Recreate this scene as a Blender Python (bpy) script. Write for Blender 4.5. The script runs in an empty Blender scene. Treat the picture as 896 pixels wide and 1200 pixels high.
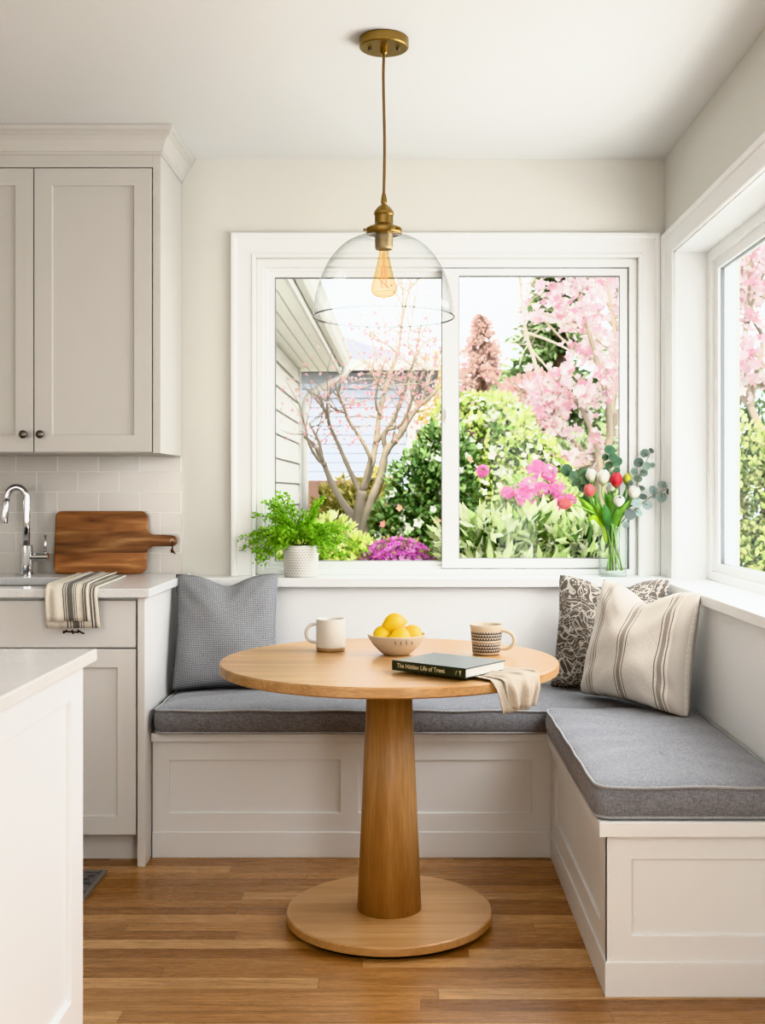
import bpy, math, random
import numpy as np
from mathutils import Vector, Matrix

C = bpy.context.scene.collection
SC = bpy.context.scene
PI = math.pi
F, VX, VY, EYE = 1350.0, 476.0, 576.0, 1.23     # focal length in pixels, vanishing point, eye height


def at(px, py, Y):
    """world point seen at pixel px,py at depth Y"""
    return Vector(((px - VX) / F * Y, Y, EYE - (py - VY) / F * Y))


# ------------------------------------------------------------------ materials
def nodes(name):
    m = bpy.data.materials.new(name)
    m.use_nodes = True
    nt = m.node_tree
    return m, nt, nt.nodes['Principled BSDF'], nt.nodes['Material Output']


def N(nt, typ, ins=None, **props):
    n = nt.nodes.new(typ)
    for k, v in props.items():
        setattr(n, k, v)
    for k, v in (ins or {}).items():
        s = n.inputs[k]
        if isinstance(v, bpy.types.NodeSocket):
            nt.links.new(v, s)
        else:
            s.default_value = v
    return n


def M(nt, op, a, b=0.0, c=None):
    ins = {0: a, 1: b}
    if c is not None:
        ins[2] = c
    return N(nt, 'ShaderNodeMath', ins, operation=op).outputs[0]


def ramp(nt, fac, stops, interp='LINEAR'):
    r = N(nt, 'ShaderNodeValToRGB', {'Fac': fac})
    cr = r.color_ramp
    cr.interpolation = interp
    while len(cr.elements) < len(stops):
        cr.elements.new(0.5)
    for e, (p, c) in zip(cr.elements, stops):
        e.position = p
        e.color = (*c, 1) if len(c) == 3 else c
    return r.outputs['Color']


def mix(nt, fac, a, b, blend='MIX'):
    n = N(nt, 'ShaderNodeMix', data_type='RGBA', blend_type=blend)
    for s, v in ((n.inputs['Factor'], fac), (n.inputs['A'], a), (n.inputs['B'], b)):
        if s.type == 'RGBA' or s.type == 'VALUE':
            pass
    def put(s, v):
        if isinstance(v, bpy.types.NodeSocket):
            nt.links.new(v, s)
        else:
            s.default_value = (*v, 1) if isinstance(v, tuple) and len(v) == 3 else v
    put(n.inputs[0], fac)
    put(n.inputs[6], a)
    put(n.inputs[7], b)
    return n.outputs[2]


def coords(nt, kind='Object', scale=(1, 1, 1), rot=(0, 0, 0), loc=(0, 0, 0)):
    tc = N(nt, 'ShaderNodeTexCoord')
    mp = N(nt, 'ShaderNodeMapping', {'Vector': tc.outputs[kind], 'Scale': scale, 'Rotation': rot, 'Location': loc})
    return mp.outputs[0]


def noise(nt, vec, scale, detail=3, rough=0.5, dist=0.0):
    return N(nt, 'ShaderNodeTexNoise', {'Vector': vec, 'Scale': scale, 'Detail': detail, 'Roughness': rough,
                                        'Distortion': dist}).outputs['Fac']


def bump(nt, bsdf, h, strength=0.3, dist=0.002):
    b = N(nt, 'ShaderNodeBump', {'Height': h, 'Strength': strength, 'Distance': dist})
    nt.links.new(b.outputs[0], bsdf.inputs['Normal'])


def setc(nt, bsdf, col):
    if isinstance(col, bpy.types.NodeSocket):
        nt.links.new(col, bsdf.inputs['Base Color'])
    else:
        bsdf.inputs['Base Color'].default_value = (*col, 1)


def paint(name, col, rough=0.45, var=0.03, spec=0.4):
    m, nt, b, o = nodes(name)
    f = noise(nt, coords(nt), 2.5, 4)
    c2 = tuple(x * (1 - var) for x in col)
    setc(nt, b, mix(nt, f, col, c2))
    b.inputs['Roughness'].default_value = rough
    b.inputs['Specular IOR Level'].default_value = spec
    f2 = noise(nt, coords(nt), 260, 2)
    bump(nt, b, f2, 0.05, 0.001)
    return m


def metal(name, col, rough=0.2, brushed=0.0):
    m, nt, b, o = nodes(name)
    f = noise(nt, coords(nt, scale=(6, 6, 90)), 6, 3)
    setc(nt, b, mix(nt, M(nt, 'MULTIPLY', f, brushed), col, tuple(x * 0.6 for x in col)))
    b.inputs['Metallic'].default_value = 1
    b.inputs['Roughness'].default_value = rough
    return m


def glass(name, tint=(1, 1, 1), edge=(0.6, 0.62, 0.62), refl=1.0, power=3.0):
    """thin clear glass: see-through, reflecting and a little darker at grazing angles"""
    m, nt, b, o = nodes(name)
    nt.nodes.remove(b)
    lw = N(nt, 'ShaderNodeLayerWeight', {'Blend': 0.5})
    fc = M(nt, 'POWER', lw.outputs['Facing'], power)
    tr = N(nt, 'ShaderNodeBsdfTransparent', {'Color': mix(nt, fc, tint, edge)})
    gl = N(nt, 'ShaderNodeBsdfGlossy', {'Color': (1, 1, 1, 1), 'Roughness': 0.02})
    fr = M(nt, 'ADD', M(nt, 'MULTIPLY', M(nt, 'POWER', lw.outputs['Facing'], 5.0), .75), .035)
    ms = N(nt, 'ShaderNodeMixShader', {0: M(nt, 'MULTIPLY', fr, refl), 1: tr.outputs[0], 2: gl.outputs[0]})
    nt.links.new(ms.outputs[0], o.inputs['Surface'])
    return m


def leafmat(name, trans=0.35, rough=0.5, gain=1.0, sat=1.0):
    m, nt, b, o = nodes(name)
    at_ = N(nt, 'ShaderNodeAttribute', attribute_name='Col')
    nz = noise(nt, coords(nt), 30, 2)
    c = mix(nt, 1.0, at_.outputs['Color'], ramp(nt, nz, [(0.3, (0.8 * gain,) * 3), (0.7, (1.15 * gain,) * 3)]), 'MULTIPLY')
    c = N(nt, 'ShaderNodeHueSaturation', {'Saturation': sat, 'Color': c}).outputs[0]
    setc(nt, b, c)
    b.inputs['Roughness'].default_value = rough
    b.inputs['Specular IOR Level'].default_value = 0.3
    t = N(nt, 'ShaderNodeBsdfTranslucent', {'Color': c})
    ms = N(nt, 'ShaderNodeMixShader', {0: trans, 1: b.outputs[0], 2: t.outputs[0]})
    nt.links.new(ms.outputs[0], o.inputs['Surface'])
    return m


def wood(name, cols, axis=0, scale=1.0, rough=0.4, streak=1.0, glue=0.0, grain=0.25, gdir=1):
    m, nt, b, o = nodes(name)
    st = [14.0, 14.0, 14.0]
    st[axis] = 0.9
    v = coords(nt, scale=tuple(s * scale for s in st))
    f1 = noise(nt, v, 1.6, 5, 0.55, 0.6)
    st2 = [160.0, 160.0, 160.0]
    st2[axis] = 5.0
    f2 = noise(nt, coords(nt, scale=tuple(s * scale for s in st2)), 1.5, 2, 0.5)
    c = ramp(nt, f1, [(0.5 - 0.28 / streak, cols[0]), (0.5, cols[1]), (0.5 + 0.28 / streak, cols[2])])
    c = mix(nt, grain, c, ramp(nt, f2, [(0.35, (0.45,) * 3), (0.65, (1.1,) * 3)]), 'MULTIPLY')
    if glue:
        tc = N(nt, 'ShaderNodeTexCoord')
        sx = N(nt, 'ShaderNodeSeparateXYZ', {0: tc.outputs['Object']})
        row = M(nt, 'FLOOR', M(nt, 'MULTIPLY', sx.outputs[gdir], 1.0 / glue))
        wn = N(nt, 'ShaderNodeTexWhiteNoise', {'W': row}, noise_dimensions='1D').outputs['Value']
        c = mix(nt, 0.5, c, ramp(nt, wn, [(0, (0.78,) * 3), (1, (1.15,) * 3)]), 'MULTIPLY')
    setc(nt, b, c)
    b.inputs['Roughness'].default_value = rough
    bump(nt, b, f2, 0.08, 0.001)
    return m


# ------------------------------------------------------------------ mesh builder
class MB:
    def __init__(s):
        s.v, s.f, s.uv, s.col = [], [], {}, []

    def box(s, x0, x1, y0, y1, z0, z1):
        b = len(s.v)
        s.v += [(x, y, z) for z in (z0, z1) for y in (y0, y1) for x in (x0, x1)]
        s.f += [tuple(b + i for i in q) for q in
                ((0, 2, 3, 1), (4, 5, 7, 6), (0, 1, 5, 4), (2, 6, 7, 3), (0, 4, 6, 2), (1, 3, 7, 5))]
        return s

    def lathe(s, prof, c=(0, 0, 0), seg=48, cap0=True, cap1=True, a0=0.0, a1=2 * PI, mod=None, mat=None):
        """profile [(r,z)] turned about z; mod(angle, k) scales r"""
        b = len(s.v)
        full = abs(a1 - a0 - 2 * PI) < 1e-6
        n = seg if full else seg + 1
        c = Vector(c)
        for k, (r, z) in enumerate(prof):
            for i in range(n):
                a = a0 + (a1 - a0) * i / seg
                rr = r * (mod(a, k / max(1, len(prof) - 1)) if mod else 1)
                p = Vector((rr * math.cos(a), rr * math.sin(a), z))
                if mat is not None:
                    p = mat @ p
                s.v.append(tuple(p + c))
        zs = [p[1] for p in prof]
        zr = (max(zs) - min(zs)) or 1
        for k in range(len(prof) - 1):
            for i in range(seg):
                j = (i + 1) % n
                s.uv[len(s.f)] = [(i / seg, (prof[k][1] - min(zs)) / zr), ((i + 1) / seg, (prof[k][1] - min(zs)) / zr),
                                  ((i + 1) / seg, (prof[k + 1][1] - min(zs)) / zr), (i / seg, (prof[k + 1][1] - min(zs)) / zr)]
                s.f.append((b + k * n + i, b + k * n + j, b + (k + 1) * n + j, b + (k + 1) * n + i))
        if cap0 and prof[0][0] > 1e-6:
            s.f.append(tuple(b + i for i in reversed(range(n))))
        if cap1 and prof[-1][0] > 1e-6:
            e = b + (len(prof) - 1) * n
            s.f.append(tuple(e + i for i in range(n)))
        return s

    def tube(s, pts, r, seg=8, caps=True, closed=False):
        """round bar along points, r a number or a list"""
        pts = [Vector(p) for p in pts]
        n = len(pts)
        b = len(s.v)
        up = None
        for i, p in enumerate(pts):
            if closed:
                d = pts[(i + 1) % n] - pts[i - 1]
            else:
                d = pts[min(i + 1, n - 1)] - pts[max(i - 1, 0)]
            d = d.normalized() if d.length > 1e-9 else Vector((0, 0, 1))
            if up is None:
                up = Vector((0, 0, 1)) if abs(d.z) < 0.9 else Vector((1, 0, 0))
            side = d.cross(up)
            side = side.normalized() if side.length > 1e-6 else d.orthogonal().normalized()
            up = side.cross(d).normalized()
            rr = r[i] if isinstance(r, (list, tuple)) else r
            for k in range(seg):
                a = 2 * PI * k / seg
                s.v.append(tuple(p + side * (rr * math.cos(a)) + up * (rr * math.sin(a))))
        m = n if closed else n - 1
        for i in range(m):
            i2 = (i + 1) % n
            for k in range(seg):
                k2 = (k + 1) % seg
                s.f.append((b + i * seg + k, b + i * seg + k2, b + i2 * seg + k2, b + i2 * seg + k))
        if caps and not closed:
            s.f.append(tuple(b + k for k in reversed(range(seg))))
            s.f.append(tuple(b + (n - 1) * seg + k for k in range(seg)))
        return s

    def grid(s, fn, nu, nv, uvs=True):
        b = len(s.v)
        for j in range(nv + 1):
            for i in range(nu + 1):
                s.v.append(tuple(fn(i / nu, j / nv)))
        for j in range(nv):
            for i in range(nu):
                s.uv[len(s.f)] = [(i / nu, j / nv), ((i + 1) / nu, j / nv), ((i + 1) / nu, (j + 1) / nv), (i / nu, (j + 1) / nv)]
                s.f.append((b + j * (nu + 1) + i, b + j * (nu + 1) + i + 1, b + (j + 1) * (nu + 1) + i + 1, b + (j + 1) * (nu + 1) + i))
        return s

    def prism(s, poly, O, U, V, W):
        """2-D outline poly in axes U,V from O, extruded by vector W"""
        O, U, V, W = Vector(O), Vector(U), Vector(V), Vector(W)
        b = len(s.v)
        n = len(poly)
        for k in (0, 1):
            for (u, v) in poly:
                s.v.append(tuple(O + U * u + V * v + W * k))
        s.f.append(tuple(b + i for i in range(n)))
        s.f.append(tuple(b + n + i for i in reversed(range(n))))
        for i in range(n):
            j = (i + 1) % n
            s.f.append((b + j, b + i, b + n + i, b + n + j))
        return s

    def sweep(s, paths, close=False):
        """paths: list of polylines (one per profile point), same length; faces between neighbours"""
        b = len(s.v)
        m = len(paths[0])
        for p in paths:
            s.v += [tuple(q) for q in p]
        for k in range(len(paths) - 1):
            for i in range(m - 1):
                s.f.append((b + k * m + i, b + k * m + i + 1, b + (k + 1) * m + i + 1, b + (k + 1) * m + i))
        if not close:
            return s
        s.f.append(tuple(b + k * m for k in range(len(paths))))
        s.f.append(tuple(b + k * m + m - 1 for k in reversed(range(len(paths)))))
        return s

    def panel(s, O, U, V, Nn, w, h, holes, depth=0.008, thick=0.02):
        """board w x h from O along U,V facing Nn, with recessed rectangles (u0,u1,v0,v1)"""
        O, U, V, Nn = Vector(O), Vector(U), Vector(V), Vector(Nn)
        us = sorted({0.0, w, *[x for q in holes for x in q[:2]]})
        vs = sorted({0.0, h, *[x for q in holes for x in q[2:]]})
        idx = {}

        def vert(u, v, d):
            key = (round(u, 5), round(v, 5), round(d, 5))
            if key not in idx:
                idx[key] = len(s.v)
                s.v.append(tuple(O + U * u + V * v + Nn * d))
            return idx[key]

        def lev(i, j):
            if i < 0 or j < 0 or i >= len(us) - 1 or j >= len(vs) - 1:
                return -thick
            cu, cv = (us[i] + us[i + 1]) / 2, (vs[j] + vs[j + 1]) / 2
            return -depth if any(q[0] < cu < q[1] and q[2] < cv < q[3] for q in holes) else 0.0
        for i in range(len(us) - 1):
            for j in range(len(vs) - 1):
                d = lev(i, j)
                a, b2, c, e = us[i], us[i + 1], vs[j], vs[j + 1]
                s.f.append((vert(a, c, d), vert(b2, c, d), vert(b2, e, d), vert(a, e, d)))
                s.f.append((vert(a, e, -thick), vert(b2, e, -thick), vert(b2, c, -thick), vert(a, c, -thick)))
                for (di, dj, p, q) in ((-1, 0, (a, e), (a, c)), (1, 0, (b2, c), (b2, e)), (0, -1, (a, c), (b2, c)), (0, 1, (b2, e), (a, e))):
                    d2 = lev(i + di, j + dj)
                    if d2 < d - 1e-9:
                        s.f.append((vert(*p, d), vert(*p, d2), vert(*q, d2), vert(*q, d)))
        return s

    def build(s, name, mat, parent=None, smooth=False, bevel=0.0, seg=2, solid=0.0, sub=0, loc=None):
        org = WL.get(parent.name if parent else None, Vector((0, 0, 0))) if loc is None else Vector(loc)
        me = bpy.data.meshes.new(name)
        me.from_pydata([tuple(Vector(p) - org) for p in s.v], [], s.f)
        me.update()
        if s.uv:
            lay = me.uv_layers.new(name='UVMap')
            for p in me.polygons:
                q = s.uv.get(p.index)
                if q:
                    for li, t in zip(p.loop_indices, q):
                        lay.data[li].uv = t
        if s.col:
            ca = me.color_attributes.new('Col', 'FLOAT_COLOR', 'POINT')
            a = np.ones((len(s.v), 4), dtype=np.float32)
            cc = np.array(s.col, dtype=np.float32)
            a[:len(cc), :3] = cc
            ca.data.foreach_set('color', a.ravel())
        me.materials.append(mat)
        if smooth:
            me.shade_smooth()
        o = bpy.data.objects.new(name, me)
        C.objects.link(o)
        if parent:
            o.parent = parent
        else:
            o.location = org
        WL[o.name] = org
        if bevel:
            md = o.modifiers.new('edge', 'BEVEL')
            md.width = bevel
            md.segments = seg
            md.limit_method = 'ANGLE'
            md.angle_limit = math.radians(40)
            if smooth:
                md.harden_normals = False
        if solid:
            md = o.modifiers.new('thickness', 'SOLIDIFY')
            md.thickness = solid
            md.offset = 0
        if sub:
            md = o.modifiers.new('smooth', 'SUBSURF')
            md.levels = sub
            md.render_levels = sub
        return o


WL = {}


def thing(name, label, cat, loc=(0, 0, 0), group=None):
    o = bpy.data.objects.new(name, None)
    o.empty_display_size = 0.1
    o.location = loc
    C.objects.link(o)
    WL[o.name] = Vector(loc)
    return tag(o, label, cat, group)


def tag(o, label, cat, group=None):
    o['label'] = label
    o['category'] = cat
    if group:
        o['group'] = group
    return o


def struct(o):
    o['kind'] = 'structure'
    return o


def bez(p, n=12):
    """smooth curve through the given points (Catmull-Rom)"""
    p = [Vector(q) for q in p]
    p = [2 * p[0] - p[1]] + p + [2 * p[-1] - p[-2]]
    out = []
    for i in range(1, len(p) - 2):
        for k in range(n):
            t = k / n
            a, b, c, d = p[i - 1], p[i], p[i + 1], p[i + 2]
            out.append(0.5 * ((2 * b) + (c - a) * t + (2 * a - 5 * b + 4 * c - d) * t * t + (3 * b - a - 3 * c + d) * t ** 3))
    out.append(p[-2])
    return out


rnd = random.Random(7)

# ------------------------------------------------------------------ palette
WALL = paint('wall paint', (0.635, 0.62, 0.575), 0.7)
CEIL = paint('ceiling paint', (0.70, 0.70, 0.685), 0.8)
TRIM = paint('white trim paint', (0.80, 0.80, 0.79), 0.35)
CAB = paint('cabinet paint', (0.54, 0.52, 0.485), 0.4)
CABW = paint('base cabinet paint', (0.70, 0.69, 0.67), 0.4)
BENCHP = paint('bench paint', (0.785, 0.795, 0.79), 0.4)
ISL = paint('island paint', (0.79, 0.81, 0.82), 0.35)
VINYL = paint('window frame vinyl', (0.82, 0.82, 0.81), 0.3)
GASKET = paint('grey window gasket', (0.25, 0.25, 0.25), 0.5)
PANE = glass('window glass', (1, 1, 1), (0.9, 0.92, 0.92), 0.22)
BRASS = metal('aged brass', (0.40, 0.275, 0.11), 0.30, 0.7)
CHROME = metal('chrome', (0.72, 0.73, 0.75), 0.08)
STEEL = metal('brushed steel', (0.60, 0.60, 0.58), 0.3, 0.4)
PEWTER = metal('pewter knob metal', (0.20, 0.18, 0.16), 0.35, 0.3)
DARK = paint('shadow gap black', (0.02, 0.02, 0.02), 0.8)


def quartz():
    m, nt, b, o = nodes('white quartz')
    f = noise(nt, coords(nt), 9, 6, 0.65)
    f2 = noise(nt, coords(nt), 160, 2)
    c = ramp(nt, f, [(0.35, (0.69, 0.69, 0.685)), (0.65, (0.73, 0.73, 0.725))])
    c = mix(nt, 0.25, c, ramp(nt, f2, [(0.35, (0.7,) * 3), (0.5, (1.0,) * 3)]), 'MULTIPLY')
    setc(nt, b, c)
    b.inputs['Roughness'].default_value = 0.22
    return m


QUARTZ = quartz()


def floor_mat():
    m, nt, b, o = nodes('oak strip flooring')
    tc = N(nt, 'ShaderNodeTexCoord')
    sp = N(nt, 'ShaderNodeSeparateXYZ', {0: tc.outputs['Object']})
    W, L = 0.062, 1.15
    yr = M(nt, 'MULTIPLY', sp.outputs[1], 1 / W)
    row = M(nt, 'FLOOR', yr)
    off = N(nt, 'ShaderNodeTexWhiteNoise', {'W': row}, noise_dimensions='1D').outputs['Value']
    xr = M(nt, 'ADD', M(nt, 'MULTIPLY', sp.outputs[0], 1 / L), M(nt, 'MULTIPLY', off, 7.3))
    col = M(nt, 'FLOOR', xr)
    cv = N(nt, 'ShaderNodeCombineXYZ', {0: row, 1: col, 2: 0.0}).outputs[0]
    wn = N(nt, 'ShaderNodeTexWhiteNoise', {'Vector': cv}, noise_dimensions='2D')
    # grain, shifted for every board
    gv = N(nt, 'ShaderNodeCombineXYZ', {0: M(nt, 'MULTIPLY', sp.outputs[0], 1.3),
                                        1: M(nt, 'MULTIPLY', sp.outputs[1], 26.0),
                                        2: M(nt, 'MULTIPLY', wn.outputs['Value'], 60.0)}).outputs[0]
    g = noise(nt, gv, 1.5, 6, 0.6, 0.8)
    gv2 = N(nt, 'ShaderNodeCombineXYZ', {0: M(nt, 'MULTIPLY', sp.outputs[0], 8.0),
                                         1: M(nt, 'MULTIPLY', sp.outputs[1], 220.0), 2: wn.outputs['Value']}).outputs[0]
    g2 = noise(nt, gv2, 1.4, 2)
    base = ramp(nt, wn.outputs['Value'], [(0.0, (0.32, 0.160, 0.062)), (0.35, (0.43, 0.230, 0.094)),
                                          (0.75, (0.52, 0.290, 0.124)), (1.0, (0.62, 0.385, 0.185))])
    c = mix(nt, 0.75, base, ramp(nt, g, [(0.28, (0.55, 0.50, 0.45)), (0.5, (1, 1, 1)), (0.75, (1.2, 1.2, 1.18))]), 'MULTIPLY')
    c = mix(nt, 0.3, c, ramp(nt, g2, [(0.35, (0.55,) * 3), (0.65, (1.1,) * 3)]), 'MULTIPLY')
    fy = M(nt, 'FRACT', yr)
    fx = M(nt, 'FRACT', xr)
    ey = M(nt, 'ABSOLUTE', M(nt, 'SUBTRACT', fy, 0.5))
    ex = M(nt, 'ABSOLUTE', M(nt, 'SUBTRACT', fx, 0.5))
    gap = M(nt, 'MAXIMUM', M(nt, 'GREATER_THAN', ey, 0.488), M(nt, 'GREATER_THAN', ex, 0.4988))
    c = mix(nt, M(nt, 'MULTIPLY', gap, 0.55), c, (0.10, 0.05, 0.02))
    setc(nt, b, c)
    nt.links.new(ramp(nt, g2, [(0, (0.20,) * 3), (1, (0.34,) * 3)]), b.inputs['Roughness'])
    bump(nt, b, M(nt, 'SUBTRACT', M(nt, 'MULTIPLY', g2, 0.1), gap), 0.15, 0.002)
    return m


def tile_mat():
    m, nt, b, o = nodes('subway tile')
    v = coords(nt, 'UV')
    br = N(nt, 'ShaderNodeTexBrick', {'Vector': v, 'Color1': (0.60, 0.57, 0.53, 1), 'Color2': (0.56, 0.53, 0.495, 1),
                                      'Mortar': (0.74, 0.72, 0.68, 1), 'Scale': 1.0, 'Mortar Size': 0.0018,
                                      'Mortar Smooth': 0.3, 'Brick Width': 0.1595, 'Row Height': 0.0785}, offset=0.5)
    setc(nt, b, br.outputs['Color'])
    b.inputs['Roughness'].default_value = 0.18
    bump(nt, b, M(nt, 'SUBTRACT', M(nt, 'MULTIPLY', noise(nt, v, 9, 2), 0.25), br.outputs['Fac']), 0.5, 0.002)
    return m


def weave(name, c1, c2, c3, scale=1.0, bstr=0.35, rough=0.9):
    m, nt, b, o = nodes(name)
    v = coords(nt)
    a = noise(nt, coords(nt, scale=(900 * scale, 60 * scale, 120 * scale)), 1, 2)
    c = noise(nt, coords(nt, scale=(60 * scale, 900 * scale, 900 * scale)), 1, 2)
    f = M(nt, 'MULTIPLY', M(nt, 'ADD', a, c), 0.5)
    col = ramp(nt, f, [(0.36, c1), (0.5, c2), (0.64, c3)])
    big = noise(nt, v, 6, 3)
    col = mix(nt, 0.3, col, ramp(nt, big, [(0.3, (0.82,) * 3), (0.7, (1.1,) * 3)]), 'MULTIPLY')
    setc(nt, b, col)
    b.inputs['Roughness'].default_value = rough
    b.inputs['Specular IOR Level'].default_value = 0.15
    b.inputs['Sheen Weight'].default_value = 0.25
    bump(nt, b, f, bstr, 0.001)
    return m


def uvsplit(nt):
    tc = N(nt, 'ShaderNodeTexCoord')
    s = N(nt, 'ShaderNodeSeparateXYZ', {0: tc.outputs['UV']})
    return s.outputs[0], s.outputs[1], tc.outputs['UV']


def band(nt, u, a, b):
    return M(nt, 'MULTIPLY', M(nt, 'GREATER_THAN', u, a), M(nt, 'LESS_THAN', u, b))


def striped(name, base, stripes, tex=420, bstr=0.3, axis=0):
    """cloth with stripes [(a,b,colour,strength)] across UV axis"""
    m, nt, b, o = nodes(name)
    u, v, uv = uvsplit(nt)
    w = u if axis == 0 else v
    f1 = noise(nt, coords(nt, 'UV', (tex, tex * 0.12, 1)), 1, 2)
    f2 = noise(nt, coords(nt, 'UV', (tex * 0.12, tex, 1)), 1, 2)
    f = M(nt, 'MULTIPLY', M(nt, 'ADD', f1, f2), 0.5)
    c = mix(nt, 0.7, base, ramp(nt, f, [(0.35, (0.72, 0.70, 0.67)), (0.65, (1.12,) * 3)]), 'MULTIPLY')
    for (p, q, col, k) in stripes:
        msk = M(nt, 'MULTIPLY', band(nt, w, p, q), M(nt, 'ADD', M(nt, 'MULTIPLY', f, 0.8), k - 0.4))
        c = mix(nt, msk, c, col)
    setc(nt, b, c)
    b.inputs['Roughness'].default_value = 0.9
    b.inputs['Specular IOR Level'].default_value = 0.15
    bump(nt, b, f, bstr, 0.001)
    return m


# ------------------------------------------------------------------ room shell
YW, XR, ZC = 4.47, 1.0, 2.52          # back wall, right wall, ceiling
X_L, Y_R = -3.0, -2.2                 # left wall, rear wall (out of view)
BX0, BX1, BZ1 = -0.585, 0.899, 2.137  # back window opening
ZS = 0.905                            # ledge top
RY0, RY1, RZ1 = 2.35, 4.29, 2.125     # right window opening

struct(MB().box(X_L, XR + 0.24, Y_R, YW + 0.15, -0.06, 0).build('floor', floor_mat()))
struct(MB().box(X_L - .2, XR + 0.24, Y_R - .2, YW + 0.15, ZC, ZC + 0.1).build('ceiling', CEIL))
w = MB()
w.box(X_L, BX0, YW, YW + .15, 0, ZC).box(BX1, XR + .24, YW, YW + .15, 0, ZC)
w.box(BX0, BX1, YW, YW + .15, BZ1, ZC).box(BX0, BX1, YW, YW + .15, 0, ZS - .034)
struct(w.build('wall_back', WALL))
w = MB()
w.box(XR, XR + .24, Y_R, RY0, 0, ZC).box(XR, XR + .24, RY1, YW, 0, ZC)
w.box(XR, XR + .24, RY0, RY1, RZ1, ZC).box(XR, XR + .24, RY0, RY1, 0, ZS - .034)
struct(w.build('wall_right', WALL))
struct(MB().box(X_L - .1, X_L, Y_R, YW + .15, 0, ZC).build('wall_left', WALL))
struct(MB().box(X_L - .1, XR + .24, Y_R - .1, Y_R, 0, ZC).build('wall_rear', WALL))

# tiled splashback
tb = MB().box(-2.6, -0.872, YW - .010, YW - .0005, 0.914, 1.366)
for fi in range(6):
    tb.uv[fi] = [(tb.v[i][0] + 0.872 + 0.1595 * 50, tb.v[i][2] - 0.914 + 0.0785 * 40) for i in tb.f[fi]]
struct(tb.build('trim_1', tile_mat()))

# ledge that runs under both windows (cap) and the furred panel below it
XP = 0.955                             # right panel plane
lg = MB()
lg.prism([(-.835, 4.32), (.935, 4.32), (.930, 3.95), (.930, 1.6), (1.0, 1.6), (1.0, RY0), (1.118, RY0), (1.118, RY1), (1.0, RY1),
          (1.0, YW), (.9, YW), (BX1, YW + .03), (BX0, YW + .03), (BX0, YW), (-.835, YW)],
         (0, 0, ZS - .034), (1, 0, 0), (0, 1, 0), (0, 0, .034))
struct(lg.build('trim_2', TRIM, bevel=.003))
pn = MB().box(-.853, XR - .001, 4.36, YW - .0005, 0.0, ZS - .034)
pn.box(XP, XR - .0005, 1.6, 4.36, 0.0, ZS - .034)
struct(pn.build('trim_3', TRIM))

# ---- window 1 (back)
win = bpy.data.objects.new('window_1', None)
C.objects.link(win)
struct(win)
WL['window_1'] = Vector((0, 0, 0))
CASP = [(0, 0), (0, .012), (.004, .016), (.012, .016), (.016, .011), (.022, .011), (.070, .013), (.073, .02), (.080, .024),
        (.090, .024), (.094, .02), (.094, 0)]


def casing(prof, x0, x1, z0, z1, fn, sl=1.0, sr=1.0):
    m = MB()
    m.sweep([[fn(x0 - w * sl, z0, d), fn(x0 - w * sl, z1 + w, d), fn(x1 + w * sr, z1 + w, d), fn(x1 + w * sr, z0, d)] for (w, d) in prof])
    return m


casing(CASP, BX0, BX1, ZS, BZ1, lambda x, z, d: (x, YW - d, z), 1.0, .88).build('casing', TRIM, win)


def rect_frame(m, x0, x1, z0, z1, t, y0, y1, fn):
    """four mitred bars of width t (l, r, b, t) between depths y0,y1"""
    l, r, b_, tp = t
    o_ = [(x0, z0), (x1, z0), (x1, z1), (x0, z1)]
    i_ = [(x0 + l, z0 + b_), (x1 - r, z0 + b_), (x1 - r, z1 - tp), (x0 + l, z1 - tp)]
    b = len(m.v)
    for y in (y0, y1):
        for q in o_ + i_:
            m.v.append(tuple(fn(q[0], y, q[1])))
    for k in range(4):
        j = (k + 1) % 4
        m.f += [(b + k, b + j, b + 4 + j, b + 4 + k), (b + 8 + j, b + 8 + k, b + 12 + k, b + 12 + j),
                (b + 4 + k, b + 4 + j, b + 12 + j, b + 12 + k), (b + j, b + k, b + 8 + k, b + 8 + j)]
    return m


I = lambda x, y, z: (x, y, z)
fr = MB()
rect_frame(fr, BX0, BX1, ZS, BZ1, (.028, .030, .022, .030), YW + .020, YW + .13, I)
rect_frame(fr, BX0 + .028, BX1 - .03, ZS + .022, BZ1 - .03, (.014, .014, .010, .012), YW + .055, YW + .13, I)
fr.build('window_frame', VINYL, win, bevel=.002)
s1 = rect_frame(MB(), BX0 + .036, .196, ZS + .030, BZ1 - .036, (.032, .058, .022, .028), YW + .075, YW + .105, I).build('sash', VINYL, win, bevel=.0015)
MB().box(BX0 + .065, .142, YW + .09, YW + .094, ZS + .048, BZ1 - .06).build('pane', PANE, s1)
s2 = rect_frame(MB(), .140, BX1 - .034, ZS + .026, BZ1 - .034, (.068, .032, .038, .030), YW + .040, YW + .070, I).build('sash', VINYL, win, bevel=.0015)
MB().box(.204, BX1 - .062, YW + .054, YW + .058, ZS + .060, BZ1 - .06).build('pane', PANE, s2)
g = MB()
rect_frame(g, BX0 + .066, .140, ZS + .050, BZ1 - .062, (.004, .003, .003, .004), YW + .074, YW + .09, I)
rect_frame(g, .205, BX1 - .064, ZS + .062, BZ1 - .062, (.003, .003, .003, .004), YW + .039, YW + .054, I)
g.build('gasket', GASKET, win)
MB().box(.150, .164, YW + .028, YW + .040, 1.50, 1.555).box(.154, .160, YW + .020, YW + .030, 1.515, 1.545).build('sash_lock', VINYL, s2, bevel=.002)

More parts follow.
